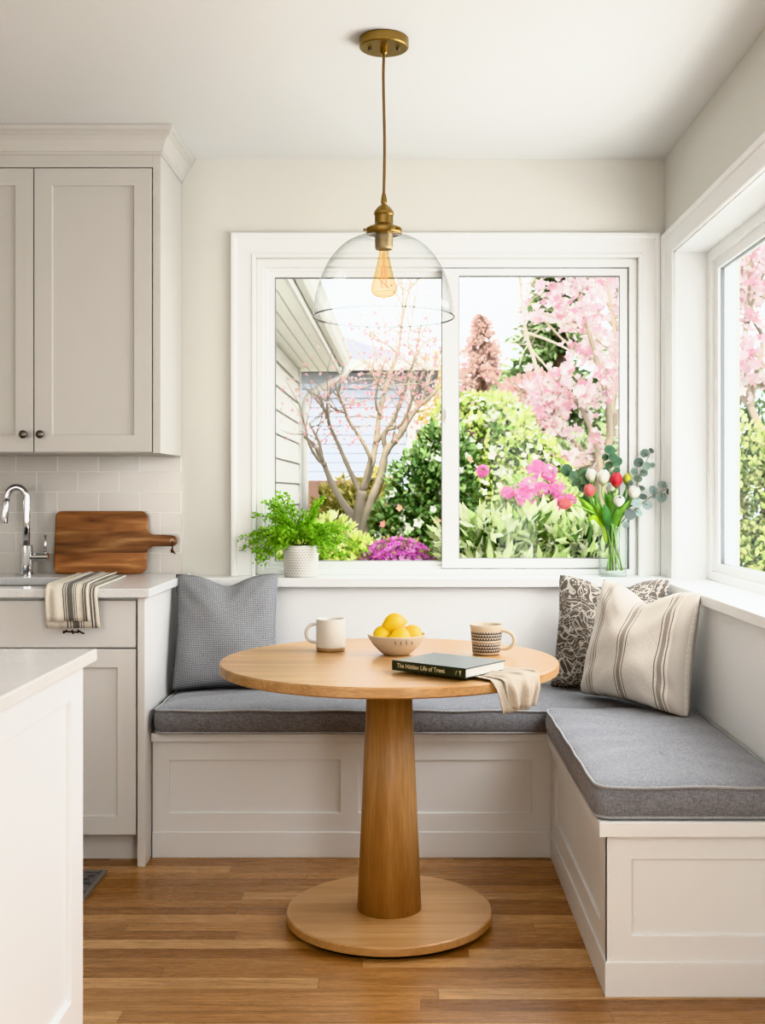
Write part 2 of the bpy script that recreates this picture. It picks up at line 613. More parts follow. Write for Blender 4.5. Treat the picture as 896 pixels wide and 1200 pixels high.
# ---- window 2 (right)
win2 = bpy.data.objects.new('window_2', None)
C.objects.link(win2)
struct(win2)
WL['window_2'] = Vector((0, 0, 0))
CASP2 = [(w, d * .8) for w, d in CASP]
casing(CASP2, RY0, RY1, ZS, RZ1, lambda y, z, d: (XR - d, y, z), 1.0, 1.78).build('casing', TRIM, win2)
J = lambda y, x, z: (x, y, z)
jb = MB().box(XR - .002, 1.12, RY1 - .006, RY1, ZS, RZ1).box(XR - .002, 1.12, RY0, RY0 + .006, ZS, RZ1).box(XR - .002, 1.12, RY0, RY1, RZ1 - .006, RZ1)
jb.build('jamb_liner', TRIM, win2)
fr = MB()
rect_frame(fr, RY0, RY1, ZS, RZ1, (.05, .05, .030, .045), 1.118, 1.21, J)
fr.build('window_frame', VINYL, win2, bevel=.002)
for k, (y0, y1) in enumerate(((3.28, RY1 - .048), (RY0 + .048, 3.33))):
    xo = 1.132 + .03 * k
    sa = rect_frame(MB(), y0, y1, ZS + .028, RZ1 - .043, (.06, .055, .034, .04), xo, xo + .04, J).build('sash', VINYL, win2, bevel=.0015)
    MB().box(xo + .024, xo + .028, y0 + .05, y1 - .05, ZS + .055, RZ1 - .07).build('pane', PANE, sa)
    rect_frame(MB(), y0 + .058, y1 - .053, ZS + .06, RZ1 - .081, (.004, .004, .003, .004), xo + .010, xo + .024, J).build('gasket', GASKET, sa)

# ------------------------------------------------------------------ kitchen: wall cabinet
UX1, UY, UZ0, UZ1 = -.872, 4.09, 1.366, 2.43
X, Y, Z = (1, 0, 0), (0, 1, 0), (0, 0, 1)
FRONT = (0, -1, 0)
uc = thing('wall_cabinet', 'pale greige two-door cabinet hung above the tiled splashback, crown moulding at the ceiling', 'cabinet', (-1.32, 4.3, UZ0))
b = MB().box(-1.79, UX1, UY + .021, YW - .001, UZ0, UZ1 + .08)
b.box(-.900, UX1, UY, UY + .021, UZ0, UZ1 + .01).box(-1.79, -.900, UY, UY + .021, 2.381, UZ1 + .01)
b.build('cabinet_body', CAB, uc, bevel=.0015)
CR = [(0, 2.425), (.006, 2.425), (.006, 2.434), (.011, 2.437), (.014, 2.452), (.021, 2.47), (.032, 2.484), (.040, 2.489), (.040, 2.499),
      (.048, 2.503), (.050, 2.519)]
MB().sweep([[(-1.79, UY - o, z), (UX1 + o, UY - o, z), (UX1 + o, YW - .001, z)] for o, z in CR]).build('crown_moulding', CAB, uc)
for (x0, x1, kx) in ((-1.321, -.9035, -1.293), (-1.742, -1.3245, -1.3525)):
    d = MB().panel((x0, UY, UZ0 + .004), X, Z, FRONT, x1 - x0, 2.378 - UZ0 - .004,
                   [(.064, x1 - x0 - .064, .062, 2.378 - UZ0 - .004 - .062)], .009, .019).build('door', CAB, uc, bevel=.0015)
    Rk = Matrix.Rotation(PI / 2, 3, 'X')
    MB().lathe([(.005, 0), (.005, .012), (.0085, .016), (.0135, .021), (.0145, .026), (.012, .031), (.006, .0335), (0, .034)],
               (kx, UY, 1.432), 20, mat=Rk).build('knob', PEWTER, d, smooth=True)

# base cabinet
bc = thing('base_cabinet', 'off-white sink cabinet under the grey-white worktop, drawer front above door', 'cabinet', (-1.35, 4.1, 0))
b = MB().box(-1.84, -.882, 3.80, 3.818, .10, .884).box(-1.84, -.882, 3.86, 4.44, 0, .12)
b.box(-1.84, -1.82, 3.818, 4.44, .12, .884).box(-.90, -.882, 3.818, 4.44, .12, .884).box(-1.82, -.90, 4.42, 4.44, .12, .884)
b.build('cabinet_body', CABW, bc)
MB().box(-.881, -.856, 3.774, 4.44, 0, .884).build('end_panel', CABW, bc, bevel=.0015)
MB().box(-1.80, -.8865, 3.778, 3.797, .718, .872).build('drawer_front', CABW, bc, bevel=.002)
for (x0, x1) in ((-1.343, -.8865), (-1.80, -1.347)):
    MB().panel((x0, 3.778, .104), X, Z, FRONT, x1 - x0, .713 - .104, [(.062, x1 - x0 - .062, .060, .713 - .104 - .061)], .009, .018).build('door', CABW, bc, bevel=.0015)

wt = thing('worktop', 'white quartz worktop on the sink cabinet', 'countertop', (-1.35, 4.1, .884))
SX0, SX1, SY0, SY1 = -1.75, -1.185, 3.845, 4.24
m = MB().prism([(-1.86, 3.745), (-.834, 3.745), (-.834, YW - .012), (-1.86, YW - .012)], (0, 0, .8845), X, Y, (0, 0, .0295))
wto = m.build('slab', QUARTZ, wt, bevel=.003)
# the sink cut-out is modelled in the slab
wto.data.clear_geometry()
vs, fs = [], []
for z in (.8845, .914):
    vs += [(x, y, z) for (x, y) in ((-1.86, 3.745), (-.834, 3.745), (-.834, YW - .012), (-1.86, YW - .012), (SX0, SY0), (SX1, SY0), (SX1, SY1), (SX0, SY1))]
for k in range(4):
    j = (k + 1) % 4
    fs += [(8 + k, 8 + j, 12 + j, 12 + k), (j, k, 4 + k, 4 + j), (k, j, 8 + j, 8 + k), (4 + j, 4 + k, 12 + k, 12 + j)]
og = WL[wt.name]
wto.data.from_pydata([tuple(Vector(v) - og) for v in vs], [], fs)
wto.data.update()
sk = MB()
t = .002
sk.box(SX0, SX1, SY0, SY1, .70, .702).box(SX0 - .004, SX0, SY0, SY1, .70, .884).box(SX1, SX1 + .004, SY0, SY1, .70, .884)
sk.box(SX0, SX1, SY0 - .004, SY0, .70, .884).box(SX0, SX1, SY1, SY1 + .004, .70, .884)
tag(sk.build('sink', STEEL, loc=(-1.47, 4.05, .70)), 'undermount steel sink set in the quartz worktop below the chrome tap', 'sink')

# tap
fx, fy = at(31, 674, 4.353)[:2]
fa = thing('kitchen_tap', 'chrome gooseneck tap with side lever, standing on the worktop behind the sink', 'tap', (fx, fy, .914))
MB().lathe([(.026, .914), (.026, .917), (.0235, .919), (.0235, 1.026), (.0215, 1.029), (.0, 1.029)], (fx, fy, 0), 28).build('tap_base', CHROME, fa, smooth=False, bevel=.001)
ax = at(9, 600, fy).x
rr = (fx - ax) / 2
arch = [(fx, fy, 1.02), (fx, fy, 1.12), (fx, fy, 1.205)]
for k in range(1, 15):
    a = PI * k / 14 * .94
    arch.append((fx - rr + rr * math.cos(a), fy - .012 * k / 14, 1.205 + rr * 1.15 * math.sin(a)))
arch.append((ax - .003, fy - .014, 1.185))
MB().tube(arch, .0135, 16).build('spout', CHROME, fa, smooth=True)
MB().tube([(ax - .002, fy - .014, 1.192), (ax - .005, fy - .016, 1.16), (ax - .010, fy - .018, 1.112)], [.0142, .0152, .0165], 18).build('spray_head', CHROME, fa, smooth=True, bevel=.001)
MB().tube([(fx + .015, fy, .982), (fx + .083, fy, .982)], .016, 18).build('valve_body', CHROME, fa, smooth=False, bevel=.002)
MB().tube([(fx + .070, fy, .99), (fx + .071, fy, 1.066)], .005, 10).build('lever', CHROME, fa, smooth=True)

# ---- cutting board
def arc(cx, cy, r, a0, a1, n=8):
    return [(cx + r * math.cos(a0 + (a1 - a0) * i / n), cy + r * math.sin(a0 + (a1 - a0) * i / n)) for i in range(n + 1)]


BW, BH = .354, .240
poly = arc(.022, .022, .022, PI, 1.5 * PI) + arc(BW - .028, .028, .028, 1.5 * PI, 2 * PI)
poly += [(BW, .07)] + arc(BW + .028, .078, .028, PI, PI / 2, 6)[1:]
poly += [(BW + .07, .106)] + arc(BW + .095, .126, .0205, -PI / 2, PI / 2, 8) + [(BW + .06, .149)]
poly += arc(BW + .030, .178, .030, 1.5 * PI, PI, 6) + arc(BW - .028, BH - .028, .028, 0, PI / 2) + arc(.022, BH - .022, .022, PI / 2, PI)
b0 = at(62.8, 672.5, 4.41)


def acacia():
    m, nt, b, o = nodes('acacia wood')
    tc = N(nt, 'ShaderNodeTexCoord')
    sp = N(nt, 'ShaderNodeSeparateXYZ', {0: tc.outputs['Object']})
    strip = M(nt, 'FLOOR', M(nt, 'MULTIPLY', sp.outputs[2], 1 / .081))
    wn = N(nt, 'ShaderNodeTexWhiteNoise', {'W': M(nt, 'ADD', strip, 3.0)}, noise_dimensions='1D').outputs['Value']
    vv = N(nt, 'ShaderNodeCombineXYZ', {0: M(nt, 'MULTIPLY', sp.outputs[0], 2.2), 1: M(nt, 'MULTIPLY', wn, 40.0),
                                        2: M(nt, 'MULTIPLY', sp.outputs[2], 17.0)}).outputs[0]
    f = noise(nt, vv, 1.3, 4, .5, .7)
    c = ramp(nt, f, [(.30, (.06, .022, .008)), (.42, (.18, .07, .022)), (.55, (.31, .135, .045)), (.70, (.56, .31, .125))])
    c = mix(nt, .7, c, ramp(nt, wn, [(0, (.62,) * 3), (1, (1.3, 1.25, 1.2))]), 'MULTIPLY')
    setc(nt, b, c)
    b.inputs['Roughness'].default_value = .4
    return m


ACACIA = acacia()
cb = thing('cutting_board', 'dark acacia paddle cutting board leaning against the tiles behind the worktop', 'cutting board', (b0.x, 4.41, .914))
lean = Vector((0, .030, .2385)).normalized()
nn = Vector((0, -.2385, .030)).normalized()
MB().prism(poly, (b0.x, 4.422, .9145), X, lean, nn * .016).build('board', ACACIA, cb, bevel=.004)
hp = Vector((b0.x, 4.42, .9145)) + Vector(X) * (BW + .097) + lean * .126 + nn * .017
lp = MB().tube([hp + Vector((.000, 0, 0)), hp + Vector((.002, -.004, -.004)), hp + Vector((.003, -.004, -.02)), hp + Vector((.003, -.003, -.036))], .0028, 6)
lp.tube([hp + Vector((-.003, -.003, -.034)), hp + Vector((.005, -.005, -.040)), hp + Vector((.002, -.002, -.045))], .004, 6)
lp.tube([hp + Vector((.003, -.003, -.036)), hp + Vector((-.004, -.003, -.045))], .0026, 6).tube([hp + Vector((.003, -.003, -.036)), hp + Vector((.013, -.003, -.051))], .0026, 6)
lp.build('leather_loop', paint('brown leather', (.09, .03, .015), .6), cb, smooth=True)
MB().lathe([(.0048, 0), (.0075, 0), (.0075, .001), (.0048, .001)], tuple(hp), 20, mat=Matrix.Rotation(PI / 2, 3, 'X')).build('hanging_hole', paint('hole rim', (.55, .42, .30), .5), cb)

# ---- tea towel over the worktop edge
CREAM = (.72, .68, .60)
CHAR = (.055, .06, .07)
TOW = striped('striped linen towel', CREAM, [(.40, .425, CHAR, .9), (.455, .475, CHAR, .9), (.50, .63, CHAR, .75), (.655, .672, CHAR, .9),
                                             (.70, .715, CHAR, .8), (.86, .885, CHAR, .9), (.91, .945, CHAR, .8)], 300)


def drape(m, xl, xr, yb, ye, zt, drop, skew, th, seed, wave=.004, n=(28, 36), outw=.006):
    """cloth strip on a top at height zt from y=yb to the edge ye (front), then hanging drop"""
    L1 = abs(ye - yb)
    R = .012
    tot = L1 + drop

    def fn(u, v):
        s = v * tot
        x = xl + (xr - xl) * u
        if s < L1 - R:
            y, z = yb - s, zt
        elif s < L1 + R * .57:
            a = (s - (L1 - R)) / R
            y, z = yb - (L1 - R) - R * math.sin(a) * .95 - outw * a * .5, zt - R * (1 - math.cos(a))
        else:
            e = s - (L1 + R * .57)
            y, z = yb - L1 - outw - .003, zt - R - e
        hang = max(0, s - L1)
        wv = math.sin(u * 9 + seed) * wave + math.sin(u * 17 + seed * 2 + v * 3) * wave * .4
        if hang > 0:
            y -= abs(wv) * min(1, hang / .05) * 1.6
        else:
            z += abs(wv) * .9 * (1 - v)
        x += skew * (1 - s / tot) + .006 * math.sin(v * 5 + seed) * (u - .5)
        return (x, y, z + th)
    m.grid(fn, *n)


# fold the towel so that its stack lies flat on the worktop and its front hangs down
tw = MB()
drape(tw, -1.168, -.992, 4.26, 3.745, .917, .125, -.045, .001, 1.0, .002)
nface = len(tw.f)
drape(tw, -1.160, -1.022, 4.24, 3.742, .925, .112, -.045, .004, 2.3, .005, outw=.012)
two = tw.build('tea_towel', TOW, loc=(-1.09, 3.9, .915), smooth=True, solid=.0035)
tag(two, 'cream linen towel with charcoal stripes draped over the worktop edge by the sink', 'towel')
tl = MB()
for k, (dx, dz) in enumerate(((-.012, -.010), (.004, -.013), (.022, -.012))):
    tl.tube([(-1.098 + .017 * k, 3.728, .782), (-1.098 + .017 * k + dx * .4, 3.727, .776), (-1.098 + .017 * k + dx, 3.727, .782 + dz)], .003, 6)
tl.tube([(-1.110, 3.728, .777), (-1.080, 3.727, .776), (-1.060, 3.728, .774)], .0028, 6)
tl.build('hanging_loop', paint('dark cord', (.04, .03, .025), .8), two, smooth=True)

# ---- island
isl = thing('kitchen_island', 'white panelled kitchen island in front of the sink cabinet', 'kitchen island', (-1.25, 1.3, 0))
MB().box(-1.85, -.664, .35, 2.300, 0, .889).build('island_body', ISL, isl)
SIDE = (1, 0, 0)
MB().panel((-.645, .35, 0), Y, Z, SIDE, 1.95, .8885, [(.08, .95, .246, .826), (1.03, 1.87, .246, .826)], .010, .018).build('side_panel', ISL, isl, bevel=.002)
iw = MB().box(-1.87, -.622, .33, 2.318, .8895, .914).build('island_worktop', QUARTZ, loc=(-1.25, 1.3, .89), bevel=.003)
tag(iw, 'pale quartz worktop lying on the white kitchen island', 'countertop')

# ---- rug
def rugmat():
    m, nt, b, o = nodes('grey woven rug')
    v = coords(nt)
    w1 = N(nt, 'ShaderNodeTexVoronoi', {'Vector': v, 'Scale': 22.0}).outputs['Distance']
    f = noise(nt, v, 300, 2)
    c = ramp(nt, w1, [(.2, (.10, .10, .11)), (.45, (.24, .23, .22)), (.6, (.12, .12, .13))])
    c = mix(nt, .6, c, ramp(nt, f, [(.3, (.6,) * 3), (.7, (1.3,) * 3)]), 'MULTIPLY')
    setc(nt, b, c)
    b.inputs['Roughness'].default_value = .95
    bump(nt, b, f, .5, .003)
    return m


rg = MB().box(-1.60, -.966, 2.50, 3.715, .0005, .009).build('rug', rugmat(), loc=(-1.28, 3.1, 0), bevel=.003)
tag(rg, 'grey patterned mat on the floor between island and sink cabinet', 'rug')
rb = MB()
rect_frame(rb, -1.601, -.965, 2.499, 3.716, (.012,) * 4, .0006, .0105, lambda x, y, z: (x, z, y))
rb.build('border', paint('rug binding', (.26, .24, .21), .9), rg)

# ------------------------------------------------------------------ banquette
bb = thing('bench', 'white panelled bench running along the back wall under the window', 'bench', (.05, 4.1, 0))
MB().panel((-.853, 3.870, 0), X, Z, FRONT, .488 + .853 + .02, .394,
           [(.056, .631, .150, .327), (.6925, 1.274, .150, .327)], .008, .02).build('front_panel', BENCHP, bb, bevel=.0015)
MB().box(-.853, .506, 3.8655, 3.872, 0, .087).build('plinth_board', BENCHP, bb, bevel=.002)
MB().box(-.853, .953, 3.891, 4.359, 0, .393).build('bench_body', BENCHP, bb)
MB().box(-.853, .953, 3.845, 4.359, .3945, .423).build('bench_top', BENCHP, bb, bevel=.002)

rbn = thing('bench', 'white panelled bench along the right wall, its end panel facing out', 'bench', (.72, 3.3, 0))
MB().panel((.488, 2.805, 0), X, Z, FRONT, .465, .394, [(.061, .40, .148, .334)], .008, .02).build('end_panel', BENCHP, rbn, bevel=.0015)
MB().panel((.488, 3.864, 0), (0, -1, 0), Z, (-1, 0, 0), 1.0585, .394, [(.09, .955, .148, .334)], .008, .02).build('side_panel', BENCHP, rbn, bevel=.0015)
pb = MB().box(.4825, .953, 2.7995, 2.806, 0, .086).box(.4825, .489, 2.8, 3.864, 0, .086)
pb.build('plinth_board', BENCHP, rbn, bevel=.002)
MB().box(.509, .953, 2.826, 3.864, 0, .394).build('bench_body', BENCHP, rbn)
MB().box(.466, .953, 2.782, 3.8435, .3945, .431).build('bench_top', BENCHP, rbn, bevel=.002)

SEATF = weave('grey linen seat fabric', (.15, .152, .165), (.235, .238, .255), (.34, .342, .36))
PIPE = weave('pale grey piping', (.27, .27, .275), (.36, .36, .365), (.45, .45, .45))


def rrect(x0, x1, y0, y1, r, n=6):
    p = []
    for (cx, cy, a) in ((x1 - r, y0 + r, -PI / 2), (x1 - r, y1 - r, 0), (x0 + r, y1 - r, PI / 2), (x0 + r, y0 + r, PI)):
        p += [(cx + r * math.cos(a + PI / 2 * i / n), cy + r * math.sin(a + PI / 2 * i / n)) for i in range(n + 1)]
    # subdivide long sides
    out = []
    for i in range(len(p)):
        a, b = Vector(p[i]), Vector(p[(i + 1) % len(p)])
        k = max(1, int((b - a).length / .03))
        out += [tuple(a.lerp(b, t / k)) for t in range(k)]
    return out


def seat_cushion(x0, x1, y0, y1, z0, z1, label, seed):
    r_ = random.Random(seed)
    prof = [(.014, z0), (.003, z0 + .006), (-.001, z0 + .018), (-.004, (z0 + z1) / 2), (-.001, z1 - .016), (.003, z1 - .005), (.012, z1),
            (.035, z1 + .006), (.07, z1 + .010), (.13, z1 + .013), (min(x1 - x0, y1 - y0) / 2 - .02, z1 + .014)]
    m = MB()
    b = 0
    rings = []
    for i, (q, z) in enumerate(prof):
        rad = max(.012, .035 - q)
        base = rrect(x0, x1, y0, y1, .035)
        cx0, cx1, cy0, cy1 = x0 + q, x1 - q, y0 + q, y1 - q
        ring = []
        for (x, y) in base:
            u = (x - x0) / (x1 - x0)
            v = (y - y0) / (y1 - y0)
            # shrink the base ring inwards
            xx = cx0 + (cx1 - cx0) * u
            yy = cy0 + (cy1 - cy0) * v
            wob = .0018 * math.sin(x * 23 + seed) + .0018 * math.sin(y * 31 + seed * 2)
            ring.append((xx, yy, z + (wob if z > z0 + .03 else 0)))
        rings.append(ring)
    n = len(rings[0])
    for rg_ in rings:
        m.v += rg_
    for k in range(len(rings) - 1):
        for i in range(n):
            j = (i + 1) % n
            m.f.append((k * n + i, k * n + j, (k + 1) * n + j, (k + 1) * n + i))
    m.f.append(tuple(reversed(range(n))))
    m.f.append(tuple((len(rings) - 1) * n + i for i in range(n)))
    o = m.build('seat_cushion', SEATF, loc=((x0 + x1) / 2, (y0 + y1) / 2, z0), smooth=True)
    tag(o, label, 'cushion', 'seat cushions of the banquette')
    pm = MB()
    for (q, z) in ((.0015, z1 - .003), (.0025, z0 + .006)):
        ring = [(x0 + q + (x1 - x0 - 2 * q) * (x - x0) / (x1 - x0), y0 + q + (y1 - y0 - 2 * q) * (y - y0) / (y1 - y0),
                 z + .0018 * math.sin(x * 23 + seed) * (z > z0 + .03) + .0018 * math.sin(y * 31 + seed * 2) * (z > z0 + .03)) for (x, y) in rrect(x0, x1, y0, y1, .035)]
        pm.tube(ring, .0042, 6, closed=True)
    pm.build('piping', PIPE, o, smooth=True)
    return o


ZQ = .505
seat_cushion(-.838, .948, 3.812, 4.352, .424, ZQ, 'long grey linen seat cushion on the back bench', 1.0)
seat_cushion(.459, .948, 2.795, 3.805, .432, ZQ + .008, 'grey linen seat cushion with pale piping on the right bench', 4.0)

# ------------------------------------------------------------------ pillows
def pillow(name, label, mat, w, h, t, loc, yaw, lean_, dent=.05, seat=ZQ + .013, seed=0, roll=0.0, group='throw pillows on the banquette', taper=.03, pin=.085):
    r_ = random.Random(seed)
    ph = [r_.uniform(0, 6.28) for _ in range(6)]
    R = Matrix.Rotation(yaw, 3, 'Z') @ Matrix.Rotation(-lean_, 3, 'X') @ Matrix.Rotation(roll, 3, 'Y')
    L = Vector(loc)
    m = MB()

    def side(sg):
        def fn(a, b):
            u, v = a * 2 - 1, b * 2 - 1
            x = w / 2 * u * (1 - pin * (1 - v * v) * abs(u)) * (1 - taper * (v + 1) / 2)
            z = h / 2 * v * (1 - pin * (1 - u * u) * abs(v))
            x *= 1 - .035 * (u * v) ** 6
            z *= 1 - .035 * (u * v) ** 6
            e = max(0.0, (1 - u * u) * (1 - v * v))
            th = t / 2 * (e ** .42)
            top = max(0, (v + 1) / 2) ** 3
            z -= dent * math.exp(-(u / .34) ** 2) * top
            th *= 1 + .18 * (-v) - .25 * math.exp(-(u / .2) ** 2) * top
            crease = .006 * math.sin(5 * u + 3 * v + ph[0]) + .004 * math.sin(9 * v - 4 * u + ph[1])
            # creases running out of the corners
            cr = .007 * math.sin(14 * (abs(u) - abs(v)) + ph[2]) * (abs(u * v)) * min(1, e * 5)
            th += (crease * e ** .5 + cr)
            p = Vector((x, -sg * th, z + h / 2))
            p = R @ p + L
            if p.z < seat + .002:
                p.z = seat + .002 + .0 * (p.z - seat)
            return p
        return fn
    n = 34
    m.grid(side(1), n, n)
    b0_ = len(m.v)
    f0 = len(m.f)
    m.grid(side(-1), n, n)
    for k in range(f0, len(m.f)):
        m.f[k] = tuple(reversed(m.f[k]))
        m.uv[k] = list(reversed(m.uv[k]))
    o = m.build(name, mat, loc=loc, smooth=True)
    md = o.modifiers.new('weld', 'WELD')
    md.merge_threshold = .0004
    tag(o, label, 'pillow', group)
    return o


def woven_grey():
    m, nt, b, o = nodes('grey basket weave')
    u, v, uv = uvsplit(nt)
    v3 = coords(nt, 'UV', (105, 105, 1), (0, 0, PI / 4))
    ch = N(nt, 'ShaderNodeTexChecker', {'Vector': v3, 'Scale': 1.0}).outputs['Fac']
    f = noise(nt, coords(nt, 'UV', (230, 230, 1)), 1, 2)
    k = M(nt, 'ADD', M(nt, 'MULTIPLY', ch, .30), M(nt, 'MULTIPLY', f, .70))
    c = ramp(nt, k, [(.22, (.085, .09, .10)), (.5, (.235, .24, .25)), (.78, (.56, .56, .565))])
    setc(nt, b, c)
    b.inputs['Roughness'].default_value = .95
    b.inputs['Specular IOR Level'].default_value = .1
    bump(nt, b, k, .6, .002)
    return m


def paisley():
    m, nt, b, o = nodes('taupe scroll print')
    v = coords(nt, 'UV', (1, 1, 1))
    dn = N(nt, 'ShaderNodeTexNoise', {'Vector': v, 'Scale': 3.6, 'Detail': 1.0})
    vv = N(nt, 'ShaderNodeVectorMath', {0: v, 1: N(nt, 'ShaderNodeVectorMath', {0: dn.outputs['Color'], 'Scale': .55}, operation='SCALE').outputs[0]}, operation='ADD').outputs[0]
    w = N(nt, 'ShaderNodeTexWave', {'Vector': vv, 'Scale': 4.2, 'Distortion': 2.5, 'Detail': 1.0, 'Detail Scale': 1.5}, wave_type='RINGS').outputs['Fac']
    l1 = band(nt, w, .46, .66)
    ed = N(nt, 'ShaderNodeTexVoronoi', {'Vector': vv, 'Scale': 9.0}, feature='DISTANCE_TO_EDGE').outputs['Distance']
    l2 = M(nt, 'LESS_THAN', ed, .045)
    sp = N(nt, 'ShaderNodeTexVoronoi', {'Vector': v, 'Scale': 34.0}).outputs['Distance']
    l3 = M(nt, 'MULTIPLY', M(nt, 'LESS_THAN', sp, .30), M(nt, 'LESS_THAN', w, .35))
    k = M(nt, 'MAXIMUM', M(nt, 'MAXIMUM', l1, l2), l3)
    f = noise(nt, coords(nt, 'UV', (200, 200, 1)), 1, 2)
    k = M(nt, 'MULTIPLY', k, M(nt, 'ADD', M(nt, 'MULTIPLY', f, .7), .45))
    c = mix(nt, k, (.135, .115, .098), (.62, .58, .52))
    setc(nt, b, c)
    b.inputs['Roughness'].default_value = .9
    bump(nt, b, f, .3, .001)
    return m


BRN = (.17, .125, .095)
STRIPE = striped('cream cloth with brown stripes', (.72, .68, .625),
                 [(.145, .152, BRN, .9), (.170, .192, BRN, .55), (.205, .212, BRN, .9),
                  (.455, .463, BRN, .9), (.478, .515, BRN, .6), (.53, .538, BRN, .9),
                  (.80, .808, BRN, .9), (.825, .86, BRN, .6), (.875, .883, BRN, .9), (.905, .99, BRN, .25)], 380)
pillow('throw_pillow', 'grey woven pillow propped at the left end of the back bench', woven_grey(), .395, .44, .17,
       (-.648, 4.13, ZQ + .004), math.radians(6), math.radians(15), .035, seed=3)
pillow('throw_pillow', 'taupe pillow with cream scroll print in the bench corner', paisley(), .445, .425, .14,
       (.708, 4.088, ZQ + .004), math.radians(-32), math.radians(9), .05, seed=5)
pillow('throw_pillow', 'cream pillow with brown stripes in front of the scroll-print pillow', STRIPE, .50, .415, .17,
       (.738, 3.785, ZQ + .012), math.radians(-56), math.radians(10), .045, seed=8, roll=math.radians(2), taper=.09, pin=.11, seat=ZQ + .021)

# ------------------------------------------------------------------ table
TX, TY, TZ = -.049, 3.30, .75
OAK = [(.42, .235, .10), (.53, .32, .15), (.62, .40, .21)]
tb = thing('pedestal_table', 'round oak pedestal table standing in front of the benches', 'table', (TX, TY, 0))
MB().lathe([(.474, TZ - .030), (.482, TZ - .026), (.482, TZ - .004), (.478, TZ)], (TX, TY, 0), 128).build('tabletop', wood('oak tabletop', OAK, 0, 1.0, .30, 1.15, .11, gdir=1, grain=.35), tb, bevel=.001)
MB().lathe([(.0915, .038), (.0625, TZ - .031)], (TX, TY, 0), 40).build('column', wood('oak column', [(.38, .21, .085), (.48, .285, .125), (.58, .365, .18)], 2, 1.0, .42, 1.2, grain=.30), tb, smooth=False)
MB().lathe([(.289, .013), (.294, .0155), (.294, .035), (.290, .0385)], (TX, TY, 0), 112).build('base_disc', wood('oak base', OAK, 0, .8, .36), tb, bevel=.001)
MB().lathe([(.272, .0005), (.272, .0135)], (TX, TY, 0), 64).build('foot_ring', DARK, tb)  # recessed ring coloured near-black to stand in for the shadow gap
for c in tb.children:
    if c.name.startswith('column'):
        for p in c.data.polygons:
            p.use_smooth = len(p.vertices) == 4

# ------------------------------------------------------------------ pendant
PX, PY = -.064, 3.28
pl = thing('pendant_lamp', 'brass pendant lamp with clear glass dome hanging over the round table', 'lamp', (PX, PY, ZC))
MB().lathe([(.069, ZC - .0005), (.0705, ZC - .004), (.0705, ZC - .026), (.067, ZC - .029), (0, ZC - .029)], (PX, PY, 0), 56, cap1=False).build('ceiling_canopy', BRASS, pl, bevel=.001)
sc_ = MB()
for sx in (-1, 1):
    sc_.lathe([(.0055, ZC - .029), (.0055, ZC - .034), (.003, ZC - .036), (0, ZC - .036)], (PX + sx * .040, PY - .004, 0), 14)
    sc_.build('canopy_screw', PEWTER, pl)
    sc_ = MB()
MB().lathe([(.010, ZC - .029), (.010, ZC - .042), (.006, ZC - .046), (0, ZC - .046)], (PX, PY, 0), 18).build('cord_grip', BRASS, pl)
MB().tube(bez([(PX, PY, ZC - .04), (PX - .0015, PY, 2.40), (PX + .002, PY, 2.22), (PX, PY, 2.07)], 8), .0042, 10).build('cord', paint('bronze cloth cord', (.20, .12, .05), .55), pl, smooth=True)
MB().lathe([(.0052, 2.078), (.0068, 2.070), (.0088, 2.055), (.009, 2.052), (.007, 2.050), (.0072, 2.046), (.012, 2.044), (.020, 2.037), (.0265, 2.028),
            (.0285, 2.022), (.0285, 2.018), (.0262, 2.015), (.0262, 1.992), (.030, 1.988), (.048, 1.980), (.0515, 1.977), (.0515, 1.967), (.049, 1.962), (.0, 1.962)],
           (PX, PY, 0), 44, cap0=False, cap1=False).build('socket_cap', BRASS, pl, smooth=False, bevel=.0006)
st_ = MB()
for a in (200, 320, 80):
    d = Vector((math.cos(math.radians(a)), math.sin(math.radians(a)), 0))
    c0 = Vector((PX, PY, 1.971)) + d * .050
    MB().tube([c0, c0 + d * .007], .0022, 8).tube([c0 + d * .0068, c0 + d * .0105], .0042, 10).build('thumb_screw', BRASS, pl)
MB().lathe([(.0255, 1.963), (.0255, 1.925), (.0235, 1.919), (.0, 1.919)], (PX, PY, 0), 32, cap0=False).build('lamp_holder', metal('worn brass', (.42, .33, .20), .4, .5), pl, bevel=.0006)
SH = glass('clear dome glass', (.985, .985, .98), (.50, .52, .52), 1.0, 2.6)
prof = [(.040, 1.966), (.042, 1.958)]
for k in range(1, 25):
    a = PI / 2 * k / 24
    prof.append((.042 + (.2005 - .042) * math.sin(a) ** 1.0, 1.728 + .230 * math.cos(a) ** 1.05))
prof += [(.2012, 1.7275), (.2018, 1.7255), (.2010, 1.724), (.1998, 1.7255), (.1995, 1.728)]
MB().lathe(prof, (PX, PY, 0), 96, cap0=False, cap1=False).build('glass_shade', SH, pl, smooth=True)
rim_ = bpy.data.objects['glass_shade']
RIMG = glass('glass rim', (.75, .77, .77), (.22, .24, .24), 1.2, 1.2)
MB().tube([(PX + .2004 * math.cos(a * PI / 48), PY + .2004 * math.sin(a * PI / 48), 1.7265) for a in range(96)], .0024, 8, closed=True).build('rim', RIMG, rim_, smooth=True)
AMB = glass('amber bulb glass', (.98, .88, .66), (.70, .50, .22), 1.0, 1.8)
bp = [(.013, 1.925), (.0135, 1.905), (.017, 1.890), (.0225, 1.865), (.030, 1.835), (.0355, 1.818), (.0372, 1.806), (.0345, 1.795), (.026, 1.787), (.014, 1.784), (.005, 1.782), (0, 1.778)]
bl = MB().lathe(bp, (PX, PY, 0), 36, cap0=False).build('bulb', AMB, pl, smooth=True)
fm, fnt, fb, fo = nodes('warm filament')
setc(fnt, fb, (.60, .24, .06))
